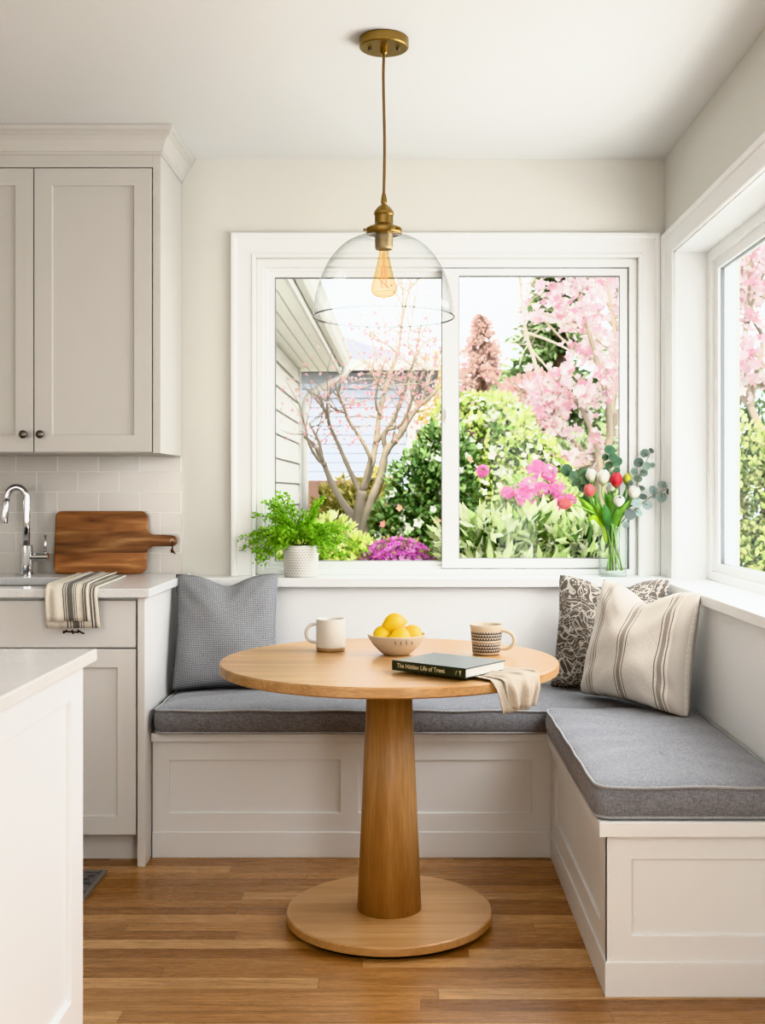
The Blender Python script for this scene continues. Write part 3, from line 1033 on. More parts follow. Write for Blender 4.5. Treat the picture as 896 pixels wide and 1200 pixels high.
fb.inputs['Emission Color'].default_value = (1, .55, .2, 1)
fb.inputs['Emission Strength'].default_value = 1.2
fl = MB()
for k in range(4):
    a = k * PI / 2 + .5
    fl.tube([(PX + .006 * math.cos(a), PY + .006 * math.sin(a), 1.872), (PX + .010 * math.cos(a), PY + .010 * math.sin(a), 1.810)], .0013, 6)
fl.tube([(PX, PY, 1.91), (PX, PY, 1.872)], .003, 6)
fl.build('filament', fm, bl)

# ------------------------------------------------------------------ things on the table
def ceramic(name, col, rough=.4, spk=.0, base=None):
    m, nt, b, o = nodes(name)
    v = coords(nt)
    f = noise(nt, v, 240, 2)
    c = mix(nt, M(nt, 'MULTIPLY', M(nt, 'LESS_THAN', f, .30), spk), col, tuple(x * .45 for x in col))
    if base:
        s = N(nt, 'ShaderNodeSeparateXYZ', {0: N(nt, 'ShaderNodeTexCoord').outputs['Object']})
        wob = M(nt, 'MULTIPLY', noise(nt, v, 30, 2), .003)
        c = mix(nt, M(nt, 'LESS_THAN', M(nt, 'ADD', s.outputs[2], wob), base[0]), c, base[1])
    setc(nt, b, c)
    b.inputs['Roughness'].default_value = rough
    bump(nt, b, noise(nt, v, 60, 3), .08, .001)
    return m


def handle(m, c, ang, r0, z0, z1, out, rad):
    d = Vector((math.cos(ang), math.sin(ang), 0))
    c = Vector(c)
    zc = (z0 + z1) / 2
    h = (z1 - z0) / 2
    pts = [c + d * (r0 - .006) + Vector((0, 0, z1))]
    for k in range(0, 13):
        a = PI / 2 - PI * k / 12
        pts.append(c + d * (r0 + out * (max(0, math.cos(a)) ** .75)) + Vector((0, 0, zc + h * math.sin(a))))
    pts.append(c + d * (r0 - .006) + Vector((0, 0, z0 + .002)))
    m.tube(pts, rad, 10)


mx, my = at(387.5, 762, 3.475).x, 3.475
mg = thing('mug', 'plain white stoneware mug with raw clay foot on the table', 'mug', (mx, my, TZ), 'mugs on the table')
MB().lathe([(.0, TZ + .0005), (.040, TZ + .0005), (.0435, TZ + .004), (.0440, TZ + .018), (.0435, TZ + .094), (.0425, TZ + .097), (.0405, TZ + .095),
            (.0395, TZ + .02), (.036, TZ + .010), (0, TZ + .009)], (mx, my, 0), 56).build('mug_body', ceramic('white stoneware', (.60, .575, .535), .45, .35, (.0135, (.42, .29, .18))), mg, smooth=True)
h_ = MB()
handle(h_, (mx, my, TZ), PI + .25, .0435, .027, .082, .032, .0048)
h_.build('mug_handle', ceramic('white stoneware handle', (.60, .575, .535), .45, .35), mg, smooth=True)

m2x, m2y = at(569.5, 767, 3.40).x, 3.40
mg2 = thing('mug', 'cream mug with rows of dark triangles on the table beside the book', 'mug', (m2x, m2y, TZ), 'mugs on the table')


def trimug():
    m, nt, b, o = nodes('cream glaze with triangle print')
    tc = N(nt, 'ShaderNodeTexCoord')
    s = N(nt, 'ShaderNodeSeparateXYZ', {0: tc.outputs['Object']})
    ang = M(nt, 'MULTIPLY', M(nt, 'ARCTAN2', s.outputs[1], s.outputs[0]), 34 / (2 * PI))
    z = M(nt, 'MULTIPLY', s.outputs[2], 1 / .0088)
    row = M(nt, 'FLOOR', z)
    fx_ = M(nt, 'ABSOLUTE', M(nt, 'SUBTRACT', M(nt, 'FRACT', M(nt, 'ADD', ang, M(nt, 'MULTIPLY', row, .5))), .5))
    fz = M(nt, 'FRACT', z)
    tri = M(nt, 'LESS_THAN', fx_, M(nt, 'MULTIPLY', M(nt, 'SUBTRACT', .98, fz), .70))
    tri = M(nt, 'MULTIPLY', tri, band(nt, s.outputs[2], .009, .0705))
    tri = M(nt, 'MULTIPLY', tri, M(nt, 'SUBTRACT', 1.0, band(nt, s.outputs[2], .0375, .0415)))
    r = M(nt, 'SQRT', M(nt, 'ADD', M(nt, 'MULTIPLY', s.outputs[0], s.outputs[0]), M(nt, 'MULTIPLY', s.outputs[1], s.outputs[1])))
    tri = M(nt, 'MULTIPLY', tri, M(nt, 'GREATER_THAN', r, .0385))
    wn = noise(nt, tc.outputs['Object'], 200, 2)
    c = mix(nt, tri, (.58, .50, .40), ramp(nt, wn, [(.4, (.045, .05, .06)), (.7, (.13, .13, .14))]))
    setc(nt, b, c)
    b.inputs['Roughness'].default_value = .3
    return m


TM = trimug()
MB().lathe([(.0, TZ + .0005), (.036, TZ + .0005), (.0405, TZ + .004), (.0430, TZ + .03), (.0465, TZ + .075), (.0488, TZ + .0865), (.0475, TZ + .089), (.0455, TZ + .086),
            (.0405, TZ + .03), (.035, TZ + .010), (0, TZ + .009)], (m2x, m2y, 0), 64).build('mug_body', TM, mg2, smooth=True)
h_ = MB()
handle(h_, (m2x, m2y, TZ), -.35, .044, .018, .072, .042, .0055)
h_.build('mug_handle', ceramic('cream glaze', (.60, .53, .44), .3, .3), mg2, smooth=True)

# bowl of lemons
ox, oy = at(464.5, 767, 3.395).x, 3.395
bw = MB().lathe([(.0, TZ + .0005), (.036, TZ + .0005), (.040, TZ + .003), (.052, TZ + .012), (.068, TZ + .028), (.080, TZ + .046), (.0855, TZ + .057), (.0865, TZ + .060), (.0845, TZ + .0605),
                 (.082, TZ + .057), (.074, TZ + .043), (.060, TZ + .025), (.04, TZ + .013), (0, TZ + .010)], (ox, oy, 0), 64).build('bowl', ceramic('cream stoneware', (.60, .53, .44), .5, .9), loc=(ox, oy, TZ), smooth=True)
tag(bw, 'cream speckled stoneware bowl holding lemons on the table', 'bowl')
dm = MB()
for k in range(4):
    cx = ox + (-.003 + k * .016)
    ry = math.sqrt(max(0, .079 ** 2 - (cx - ox) ** 2))
    p = Vector((cx, oy - ry - .0005, TZ + .043))
    dm.tube([p + Vector((.001, .004, -.007)), p + Vector((0, -.001, 0)), p + Vector((-.001, -.003, .006))], [.0005, .0014, .0005], 6)
dm.build('incised_mark', paint('dark glaze marks', (.16, .13, .10), .5), bw, smooth=True)


def lemonmat():
    m, nt, b, o = nodes('lemon peel')
    v = coords(nt)
    f = noise(nt, v, 25, 2)
    setc(nt, b, ramp(nt, f, [(.3, (.82, .53, .02)), (.7, (.92, .69, .05))]))
    b.inputs['Roughness'].default_value = .38
    bump(nt, b, noise(nt, v, 190, 1), .25, .001)
    return m


LEM = lemonmat()
for (lx, ly, lz, r_, yaw, tilt, lab) in ((-.006, -.004, .0925, .031, .2, .12, 'topmost lemon of the pile in the cream bowl'),
                                         (-.041, -.004, .057, .029, 1.2, .2, 'lemon at the left side of the bowl, beside the topmost one'),
                                         (.012, -.032, .0545, .029, .4, -.1, 'lemon at the front of the bowl below the top one'),
                                         (.046, .002, .0585, .029, 2.4, .25, 'lemon at the right of the bowl')):
    pr = [(0, -1.22), (.10, -1.20), (.16, -1.12), (.30, -1.02), (.62, -.78), (.88, -.42), (1, 0), (.90, .42), (.66, .76), (.36, .98), (.20, 1.08), (.12, 1.18), (0, 1.21)]
    Rm = Matrix.Rotation(yaw, 3, 'Z') @ Matrix.Rotation(PI / 2 - tilt, 3, 'Y')
    c = (ox + lx, oy + ly, TZ + lz)
    l_ = MB().lathe([(a * r_, b_ * r_) for a, b_ in pr], c, 28, mat=Rm).build('lemon', LEM, loc=c, smooth=True)
    tag(l_, lab, 'lemon', 'lemons in the bowl')

# napkin under the book, hanging over the table edge
ang0 = math.radians(-47.5)
LINEN = striped('natural linen', (.52, .46, .39), [(.955, .965, (.35, .28, .22), .6)], 260, .4)
dr = Vector((math.cos(ang0), math.sin(ang0), 0))
dt = Vector((-dr.y, dr.x, 0))
tc_ = Vector((TX, TY, 0))
nk = MB()


def napkin_fn(layer):
    def fn(u, v):
        s = .22 + v * .345               # radial distance walked from the table centre
        half = (.075 + .018 * math.sin(v * 3.0)) * (1.0 if layer == 0 else .82) * (1 - .30 * max(0, v - .75) / .25)
        tt = (u - .5) * 2 * half + (.012 if layer else 0) + .035 * (1 - v)
        Rr = math.sqrt(max(.01, .4825 ** 2 - tt * tt)) + .004 + .005 * layer
        fold = .0045 * (math.sin(u * 15 + v * 3 + layer * 2) + .5 * math.sin(u * 29 + 1.3 - v * 5))
        z = TZ + .0022 + layer * .004
        hang = s - Rr
        if hang < -.012:
            r = s
            if s > .36:
                z += max(0, fold + .003) * min(1, (s - .36) / .06)
        elif hang < .008:
            a = (hang + .012) / .02
            r = Rr - .012 + .014 * math.sin(a * PI / 2)
            z += max(0, fold + .003) * (1 - a) - .010 * a * a
        else:
            r = Rr + .002 + max(0, fold * 1.8 + .006) * min(1, hang / .03)
            z += -.010 - (hang - .008)
        return tc_ + dr * r + dt * tt + Vector((0, 0, z))
    return fn


nk.grid(napkin_fn(0), 36, 44)
nk.grid(napkin_fn(1), 36, 44)
nko = nk.build('napkin', LINEN, loc=tuple(tc_ + dr * .4 + Vector((0, 0, TZ))), smooth=True, solid=.002)
tag(nko, 'natural linen napkin under the book, hanging over the table edge', 'napkin')

# book
bo = Vector((-.0385, 3.052, TZ + .0075))
bd = Vector((.786, -.618, 0))
bn = Vector((.618, .786, 0))
LB, WB, HB = .238, .186, .026
bk = thing('book', 'dark green hardback book lying on the linen napkin near the table edge', 'book', tuple(bo))


def bookmat():
    m, nt, b, o = nodes('dark green book cloth')
    f = noise(nt, coords(nt), 120, 3)
    setc(nt, b, ramp(nt, f, [(.3, (.020, .030, .022)), (.7, (.050, .062, .045))]))
    b.inputs['Roughness'].default_value = .35
    return m


BKM = bookmat()
cv = MB()
bxp = lambda m, u0, u1, v0, v1, z0, z1: m.prism([(u0, v0), (u1, v0), (u1, v1), (u0, v1)], bo + Vector((0, 0, z0)), bd, bn, (0, 0, z1 - z0))
bxp(cv, 0, LB, 0, WB, 0, .0025)
bxp(cv, 0, LB, 0, WB, HB - .0025, HB)
bxp(cv, 0, LB, 0, .003, .0025, HB - .0025)
cv.build('cover', BKM, bk, bevel=.0008)


def pagemat():
    m, nt, b, o = nodes('page edges')
    f = noise(nt, coords(nt, scale=(3, 3, 900)), 1, 2)
    setc(nt, b, ramp(nt, f, [(.3, (.62, .60, .55)), (.6, (.80, .78, .74))]))
    b.inputs['Roughness'].default_value = .8
    return m


pg = MB()
bxp(pg, .004, LB - .004, .003, WB - .004, .0026, HB - .0026)
pg.build('pages', pagemat(), bk)
GOLD = paint('pale gold lettering', (.62, .53, .34), .5)


def text_mesh(txt, size, O, U, V, name, mat, parent, sx=1.0):
    cu = bpy.data.curves.new('txt', 'FONT')
    cu.body = txt
    cu.size = size
    cu.offset = .0003
    cu.extrude = .0
    to = bpy.data.objects.new('txt', cu)
    C.objects.link(to)
    dg = bpy.context.evaluated_depsgraph_get()
    me0 = bpy.data.meshes.new_from_object(to.evaluated_get(dg))
    O, U, V = Vector(O), Vector(U), Vector(V)
    m = MB()
    m.v = [tuple(O + U * (v.co.x * sx) + V * v.co.y) for v in me0.vertices]
    m.f = [tuple(p.vertices) for p in me0.polygons]
    wd = max((v.co.x for v in me0.vertices), default=0)
    bpy.data.objects.remove(to)
    bpy.data.meshes.remove(me0)
    bpy.data.curves.remove(cu)
    return m.build(name, mat, parent), wd


cover = bk.children[0]
text_mesh('The Hidden Life of Trees', .0165, bo + bd * .017 - bn * .0004 + Vector((0, 0, .0085)), bd, Z, 'spine_title', GOLD, cover, .93)
em = MB()
eo = bo + bd * .222 - bn * .0004
for (a, b_) in (((0, .006), (0, .020)), ((0, .012), (-.004, .019)), ((0, .012), (.004, .019)), ((-.014, .008), (-.011, .018))):
    p, q = eo + bd * a[0] + Vector((0, 0, a[1])), eo + bd * b_[0] + Vector((0, 0, b_[1]))
    em.tube([p, q], .0008, 5)
em.build('spine_emblem', GOLD, cover)

# ------------------------------------------------------------------ fern
def potmat():
    m, nt, b, o = nodes('white textured ceramic')
    u, v, uv = uvsplit(nt)
    row = M(nt, 'FLOOR', M(nt, 'MULTIPLY', v, 12))
    fu = M(nt, 'SUBTRACT', M(nt, 'FRACT', M(nt, 'ADD', M(nt, 'MULTIPLY', u, 34), M(nt, 'MULTIPLY', row, .5))), .5)
    fv = M(nt, 'SUBTRACT', M(nt, 'FRACT', M(nt, 'MULTIPLY', v, 12)), .5)
    d = M(nt, 'SQRT', M(nt, 'ADD', M(nt, 'MULTIPLY', fu, fu), M(nt, 'MULTIPLY', fv, fv)))
    k = M(nt, 'LESS_THAN', d, .34)
    setc(nt, b, mix(nt, k, (.74, .72, .69), (.56, .53, .50)))
    b.inputs['Roughness'].default_value = .5
    bump(nt, b, M(nt, 'MULTIPLY', d, -1.0), .6, .002)
    return m


FX, FY = at(352.5, 676, 4.40).x, 4.40
fn_ = thing('potted_fern', 'maidenhair fern in a white dimpled pot on the window ledge', 'potted plant', (FX, FY, ZS))
MB().lathe([(.0, ZS + .0005), (.058, ZS + .0005), (.063, ZS + .004), (.070, ZS + .118), (.0695, ZS + .121), (.066, ZS + .121), (.064, ZS + .10), (0, ZS + .10)], (FX, FY, 0), 56).build('pot', potmat(), fn_, smooth=True, bevel=0)
MB().lathe([(.0645, ZS + .101), (0, ZS + .104)], (FX, FY, 0), 32).build('soil', paint('potting soil', (.03, .02, .015), .95), fn_)


def leaf(m, p, d, s, L, Wd, col, fold=.15):
    """one small two-triangle leaf"""
    b = len(m.v)
    n = d.cross(s)
    mid = p + d * (L * .5)
    m.v += [tuple(p), tuple(mid + s * (Wd / 2) + n * (fold * Wd)), tuple(p + d * L), tuple(mid - s * (Wd / 2) + n * (fold * Wd))]
    m.f += [(b, b + 1, b + 2), (b, b + 2, b + 3)]
    m.col += [col] * 4


def rv(r_):
    while True:
        v = Vector((r_.uniform(-1, 1), r_.uniform(-1, 1), r_.uniform(-1, 1)))
        if .05 < v.length < 1:
            return v.normalized()


def jit(r_, c, k):
    f = 1 + r_.uniform(-k, k)
    return tuple(max(0, x * f) for x in c)


r_ = random.Random(11)
fl_, fs_ = MB(), MB()
base = Vector((FX, FY, ZS + .103))
for k in range(64):
    a = r_.uniform(0, 2 * PI)
    el = r_.uniform(.15, 1.45)
    ln = r_.uniform(.10, .215)
    d0 = Vector((math.cos(a) * math.cos(el), math.sin(a) * math.cos(el) * .55, math.sin(el)))
    p0 = base + Vector((math.cos(a) * .03, math.sin(a) * .03, 0))
    p1 = p0 + d0 * ln * .55 + Vector((0, 0, .02))
    p2 = p0 + d0 * ln * 1.02 + Vector((math.cos(a) * .03, math.sin(a) * .015, -.05 * (1.3 - el) - .01))
    if p2.y > 4.50:
        p2.y = 4.49 - r_.uniform(0, .04)
    cu = bez([p0, p1, p2], 10)
    fs_.tube(cu, .0009, 4)
    for q in range(5, len(cu)):
        for w in range(5):
            off = rv(r_) * r_.uniform(.004, .022) * (1.2 - q / 26)
            p = cu[q] + off
            d = (off.normalized() + Vector((0, 0, .2)) + rv(r_) * .5).normalized()
            s = d.cross(rv(r_)).normalized()
            g_ = r_.random()
            col = (.17 + .27 * g_, .40 + .28 * g_, .03 + .07 * g_)
            L = r_.uniform(.008, .014)
            leaf(fl_, p, d, s, L, L * 1.05, col)
fs_.build('stems', paint('dark fern stems', (.05, .035, .02), .6), fn_, smooth=True)
fl_.build('fronds', leafmat('fern leaflets', .45), fn_)

# ------------------------------------------------------------------ vase and flowers
VXx, VYy = at(717.5, 676, 4.415).x, 4.415
vs_ = thing('vase', 'clear glass cylinder vase with water on the window ledge', 'vase', (VXx, VYy, ZS))
VR, VH = .054, .193
VG = glass('clear vase glass', (.99, .995, .99), (.66, .73, .70), .9, 3.0)
MB().lathe([(0, ZS + .0006), (VR - .003, ZS + .0006), (VR, ZS + .004), (VR, ZS + VH), (VR - .0015, ZS + VH + .0012), (VR - .003, ZS + VH), (VR - .003, ZS + .014), (VR - .006, ZS + .011), (0, ZS + .011)],
           (VXx, VYy, 0), 56).build('vase_glass', VG, vs_, smooth=True)
WATER = glass('water', (.985, .995, .985), (.90, .95, .92), .5, 3.0)
MB().lathe([(0, ZS + .0115), (VR - .0062, ZS + .0115), (VR - .0036, ZS + .0145), (VR - .0036, ZS + .104), (0, ZS + .104)], (VXx, VYy, 0), 48).build('water', WATER, vs_, smooth=False)

STEMG = leafmat('tulip green', .25, .4)


def blade(m, pts, width, col, face=Vector((0, -1, .2)), n=9):
    cu = bez(pts, n)
    k = len(cu)
    b = len(m.v)
    for i, p in enumerate(cu):
        t = i / (k - 1)
        d = (cu[min(i + 1, k - 1)] - cu[max(i - 1, 0)]).normalized()
        s = d.cross(face).normalized()
        nrm = s.cross(d).normalized()
        wd = width * (math.sin(PI * min(1, t * .82 + .18)) ** .7) * (1 if t < .97 else .3)
        for q, h in ((-1, .22), (0, 0), (1, .22)):
            m.v.append(tuple(p + s * (wd / 2 * q) - nrm * (wd * h)))
            m.col.append(jit(rnd, col, .06))
    for i in range(k - 1):
        for q in range(2):
            m.f.append((b + i * 3 + q, b + i * 3 + q + 1, b + (i + 1) * 3 + q + 1, b + (i + 1) * 3 + q))


def petalmat(name, c0, c1, tip):
    m, nt, b, o = nodes(name)
    u, v, uv = uvsplit(nt)
    c = ramp(nt, v, [(0, c0), (.35, c1), (1, tip)])
    f = noise(nt, coords(nt, 'UV', (60, 3, 1)), 1, 2)
    c = mix(nt, .4, c, ramp(nt, f, [(.3, (.7,) * 3), (.7, (1.15,) * 3)]), 'MULTIPLY')
    setc(nt, b, c)
    b.inputs['Roughness'].default_value = .5
    t = N(nt, 'ShaderNodeBsdfTranslucent', {'Color': c})
    ms = N(nt, 'ShaderNodeMixShader', {0: .35, 1: b.outputs[0], 2: t.outputs[0]})
    nt.links.new(ms.outputs[0], o.inputs['Surface'])
    return m


PET = {'red': petalmat('red tulip petals', (.45, .22, .10), (.62, .035, .06), (.72, .10, .13)),
       'pink': petalmat('coral pink tulip petals', (.60, .40, .22), (.80, .20, .20), (.85, .33, .32)),
       'white': petalmat('white tulip petals', (.48, .58, .24), (.80, .80, .70), (.88, .88, .85)),
       'green': petalmat('yellow green tulip petals', (.25, .36, .06), (.48, .50, .08), (.66, .62, .16))}


def tulip_flower(c, d, size, mat, parent, rad=.42, openn=1.0):
    """six cupped petals in two whorls about direction d"""
    d = d.normalized()
    q = Vector((0, 0, 1)).rotation_difference(d).to_matrix()
    m = MB()
    for wh in range(2):
        for k in range(3):
            a0 = 2 * PI * (k / 3 + wh / 6) + .4

            def fn(u, v, a0=a0, wh=wh, k=k):
                prof = rad * size * (math.sin(PI * (min(1, v * .92 + .035))) ** .70) * (1.0 - .13 * wh) * (1 + (openn - 1) * v)
                half = 1.02 * (1 - max(0, (v - .50) / .50) ** 2.0) * (.5 + .5 * min(1, v * 4)) + .02
                a = a0 + (u - .5) * 2 * half
                rr = prof * (.92 + .14 * math.cos((u - .5) * PI * 1.15) + .03 * math.sin(k * 2.3))
                return c + q @ Vector((rr * math.cos(a), rr * math.sin(a), size * (v - .02) * (1 - .03 * abs(u - .5))))
            m.grid(fn, 8, 10)
    return m.build('flower', mat, parent, smooth=True, solid=.0012)


tul = [  # px, py (flower middle), dy, kind, size px, tilt dir, label
    ('pink', 661, 590.5, -.05, .046, (-1.0, -.2, .10), 'coral tulip drooping out at the far left of the bouquet'),
    ('pink', 690.5, 574.5, -.04, .044, (-.35, -.3, .8), 'coral pink tulip left of centre, above the drooping one'),
    ('white', 693, 557, .02, .046, (-.15, 0, 1), 'white tulip at the upper left of the bouquet'),
    ('white', 707, 559, -.01, .050, (.05, -.1, 1), 'largest white tulip, at the top beside the red one'),
    ('red', 722, 562, -.03, .048, (.05, -.15, 1), 'deep red tulip at the top of the bouquet'),
    ('green', 735, 561, .02, .038, (.15, -.1, 1), 'yellow-green tulip bud right of the red tulip'),
    ('white', 725, 587, -.06, .042, (.0, -.75, .55), 'small round white tulip low at the front of the bouquet'),
    ('white', 743, 577, -.03, .045, (.3, -.5, .8), 'white tulip at the right of the bouquet before the eucalyptus'),
    ('white', 715, 571.5, .03, .034, (.0, 0, 1), 'half-hidden white tulip behind, below the largest white one')]
for k, (kind, px, py, dy, sz, td, lab) in enumerate(tul):
    td = Vector(td).normalized()
    c = at(px, py, VYy + dy)
    c0 = c - td * sz * .5
    th = thing('tulip', lab, 'tulip', tuple(c0), 'tulips in the glass vase')
    sz *= 1.25
    c0 = c - td * sz * .5
    tulip_flower(c0, td, sz, PET[kind], th, .40 if kind == 'white' else .37)
    a = k * 2.4
    mo = Vector((VXx + .022 * math.cos(a) + (c.x - VXx) * .12, VYy + .022 * math.sin(a), ZS + VH + .005))
    bt = Vector((VXx - (c.x - VXx) * .35 + .020 * math.cos(a + 2), VYy + .02 * math.sin(a + 2), ZS + .022))
    for p_ in (bt,):
        dd = Vector((p_.x - VXx, p_.y - VYy, 0))
        if dd.length > VR - .014:
            dd = dd.normalized() * (VR - .014)
            p_.x, p_.y = VXx + dd.x, VYy + dd.y
    sm = MB()
    cu = bez([bt, bt.lerp(mo, .5) + Vector((0, 0, 0)), mo, c0 - td * .035 + Vector((0, 0, -.005)), c0 + td * .002], 7)
    sm.tube(cu, [.0032] * len(cu), 7)
    sm.col = [(.30, .50, .13)] * len(sm.v)
    sm.build('stem', STEMG, th, smooth=True)
# leaf blades belong to single tulips: placed on the stems of the five largest
lf = {0: [((704, 612), (690, 598), (673, 577), 0, .022, (.20, .36, .04)), ((706, 616), (696, 606), (690, 612), -.03, .022, (.34, .50, .03))],
      1: [((708, 612), (700, 590), (694, 578), .01, .022, (.10, .24, .04)), ((706, 614), (693, 596), (681, 584), -.02, .02, (.24, .40, .04))],
      3: [((714, 614), (712, 590), (708, 575), .0, .026, (.09, .23, .045)), ((712, 616), (703, 600), (699, 588), -.03, .024, (.20, .36, .05))],
      4: [((716, 618), (711, 602), (708, 590), -.055, .040, (.085, .22, .06)), ((718, 614), (722, 590), (726, 576), .01, .026, (.10, .24, .05))],
      6: [((717, 618), (722, 604), (724, 596), -.05, .024, (.16, .32, .06))],
      7: [((719, 617), (727, 600), (738, 586), -.03, .026, (.20, .38, .06)), ((722, 612), (734, 590), (738, 572), .0, .022, (.14, .28, .10))],
      2: [((711, 614), (700, 588), (697, 572), .0, .026, (.12, .27, .05)), ((709, 612), (688, 588), (676, 582), .02, .024, (.07, .18, .04))],
      8: [((715, 615), (716, 592), (713, 578), -.02, .026, (.15, .30, .05)), ((718, 612), (728, 596), (742, 592), .03, .026, (.07, .16, .05))],
      5: [((720, 613), (729, 590), (732, 574), .02, .022, (.10, .24, .05)), ((712, 614), (698, 596), (686, 575), .01, .024, (.12, .26, .05)),
          ((717, 614), (719, 592), (716, 572), .015, .028, (.08, .20, .05))]}
tl_objs = [o for o in C.objects if o.name.startswith('tulip') and o.parent is None]
for k, bl_ in lf.items():
    m = MB()
    for (p0, p1, p2, dy, wd, col) in bl_:
        m2 = MB()
        q0 = at(*p0, VYy + dy * .3)
        blade(m2, [Vector((VXx + (q0.x - VXx) * .5, VYy, ZS + .13)), q0, at(*p1, VYy + dy), at(*p2, VYy + dy * 1.1)], wd, col)
        m2.build('leaf', STEMG, tl_objs[k], smooth=True)

# eucalyptus sprigs
EUC = leafmat('eucalyptus leaves', .15, .55)


def disc_leaf(m, p, nrm, d, r, col, asp=.85):
    nrm = nrm.normalized()
    d = (d - nrm * d.dot(nrm)).normalized()
    s = nrm.cross(d)
    b = len(m.v)
    m.v.append(tuple(p - nrm * r * .12))
    m.col.append(tuple(x * .85 for x in col))
    n = 14
    for i in range(n):
        a = 2 * PI * i / n
        rad = r * (1 - .06 * math.cos(a * 2))
        m.v.append(tuple(p + d * (rad * math.cos(a)) + s * (rad * asp * math.sin(a))))
        m.col.append(col)
    for i in range(n):
        m.f.append((b, b + 1 + i, b + 1 + (i + 1) % n))


eu = [  # stem pixels, leaves (px,py,r), dark?, dy, label
    ([(706, 617), (692, 592), (668, 553)], [(664, 551, .027), (672, 558, .022), (684, 554, .020), (686, 564, .021), (676, 565, .018), (682, 572, .017), (688, 583, .016)], (.075, .14, .075), .03,
     'eucalyptus sprig with broad dark leaves at the left of the bouquet'),
    ([(714, 617), (716, 580), (713, 526)], [(714, 527, .024), (718, 536, .019), (709, 536, .015), (723, 541, .022), (713, 545, .017), (709, 551, .016), (722, 552, .017), (716, 558, .015)], (.085, .17, .10), .05,
     'upright eucalyptus sprig behind the white tulips'),
    ([(724, 617), (741, 580), (752, 552), (763, 527)], [(763, 528, .013), (755, 531, .019), (748, 542, .021), (757, 546, .018), (764, 545, .012), (743, 553, .018), (754, 554, .017), (747, 561, .019), (738, 566, .013),
                                                         (751, 572, .016), (753, 582, .017)], (.17, .225, .185), .0,
     'eucalyptus sprig rising at the right against the window casing'),
    ([(725, 617), (737, 603), (757, 586), (778, 574), (797, 568)], [(797, 569, .019), (791, 564, .018), (791, 574, .016), (783, 576, .012), (776, 568, .021), (775, 583, .021), (765, 575, .022), (758, 592, .020), (766, 582, .010),
                                                         (746, 590, .019), (748, 601, .017), (738, 603, .024), (733, 615, .015), (743, 582, .014)], (.27, .33, .31), -.04,
     'blue-grey eucalyptus sprig reaching furthest to the right')]
for k, (st, lv, col, dy, lab) in enumerate(eu):
    th = thing('eucalyptus_sprig', lab, 'eucalyptus', (VXx, VYy, ZS + .02), 'eucalyptus sprigs in the vase')
    pts = [Vector((VXx - .02 + .012 * k, VYy + .015, ZS + .02)), Vector((VXx - .006 + .006 * k, VYy + .02, ZS + .12))] + [at(px, py, VYy + dy * min(1, i / 2)) for i, (px, py) in enumerate(st)]
    cu = bez(pts, 6)
    sm = MB().tube(cu, [.0028 - .0018 * i / len(cu) for i in range(len(cu))], 6)
    sm.build('stem', paint('eucalyptus stem', (.16, .13, .07), .6), th, smooth=True)
    lm = MB()
    rr_ = random.Random(k)
    for (px, py, r) in lv:
        p = at(px, py, VYy + dy + rr_.uniform(-.02, .02))
        near = min(cu, key=lambda q: (q - p).length)
        dd = p - near
        nrm = (Vector((0, -1, .25)) + rv(rr_) * .55).normalized()
        disc_leaf(lm, p, nrm, dd if dd.length > .003 else Vector((.3, 0, 1)), r, jit(rr_, col, .30))
        if dd.length > .004:
            b = len(lm.v)
            lm.tube([near, p], .0009, 4)
            lm.col += [(.14, .14, .08)] * (len(lm.v) - b)
    lm.build('leaves', EUC, th, smooth=True)

# ------------------------------------------------------------------ garden
GZ = -.35
gm, gnt, gb, go_ = nodes('garden soil and lawn')
gf = noise(gnt, coords(gnt), .8, 5)
setc(gnt, gb, ramp(gnt, gf, [(.35, (.20, .17, .13)), (.5, (.30, .27, .22)), (.7, (.34, .36, .22))]))
gb.inputs['Roughness'].default_value = .95
struct(MB().box(-22, 26, YW + .16, 46, GZ - .1, GZ).build('ground', gm))
LEAFM = leafmat('garden leaves', .22, .5, .92, .95)
PETALM = leafmat('garden blossom petals', .40, .6)
BARK = paint('grey lichen bark', (.40, .345, .27), .9, .4)
DBARK = paint('brown bark', (.20, .14, .10), .9, .4)


def foliage(m, blobs, n, L, asp, cols, r_, shell=.42, lift=.25, flat=.5):
    """scatter n leaves through the outer shell of ellipsoids (centre, rx, ry, rz)"""
    wts = [b[1] * b[3] + b[1] * b[2] for b in blobs]
    for i in range(n):
        b = r_.choices(blobs, wts)[0]
        d = rv(r_)
        if r_.random() < .35 and d.y > 0:
            d.y = -d.y
        rr = 1.04 - shell * r_.random() ** 1.7
        rr *= 1 + .12 * math.sin(d.x * 7 + b[0].x * 5) * math.sin(d.z * 8 + b[0].z * 3)
        p = b[0] + Vector((d.x * b[1], d.y * b[2], d.z * b[3])) * rr
        if p.z < GZ + .02:
            continue
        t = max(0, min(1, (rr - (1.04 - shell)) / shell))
        g_ = t * (.65 + .35 * (d.z * .5 + .5))  # shade put into leaf colour: darker inside, lighter outside and facing up
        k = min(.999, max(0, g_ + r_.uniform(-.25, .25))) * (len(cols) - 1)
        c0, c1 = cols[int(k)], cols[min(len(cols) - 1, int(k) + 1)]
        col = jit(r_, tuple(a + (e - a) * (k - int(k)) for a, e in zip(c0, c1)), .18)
        o = (d + rv(r_) * .9 + Vector((0, 0, lift))).normalized()
        s = o.cross(d + rv(r_) * flat)
        if s.length < .05:
            continue
        s.normalize()
        LL = L * r_.uniform(.7, 1.3)
        leaf(m, p, o, s, LL, LL * asp, col, .12)


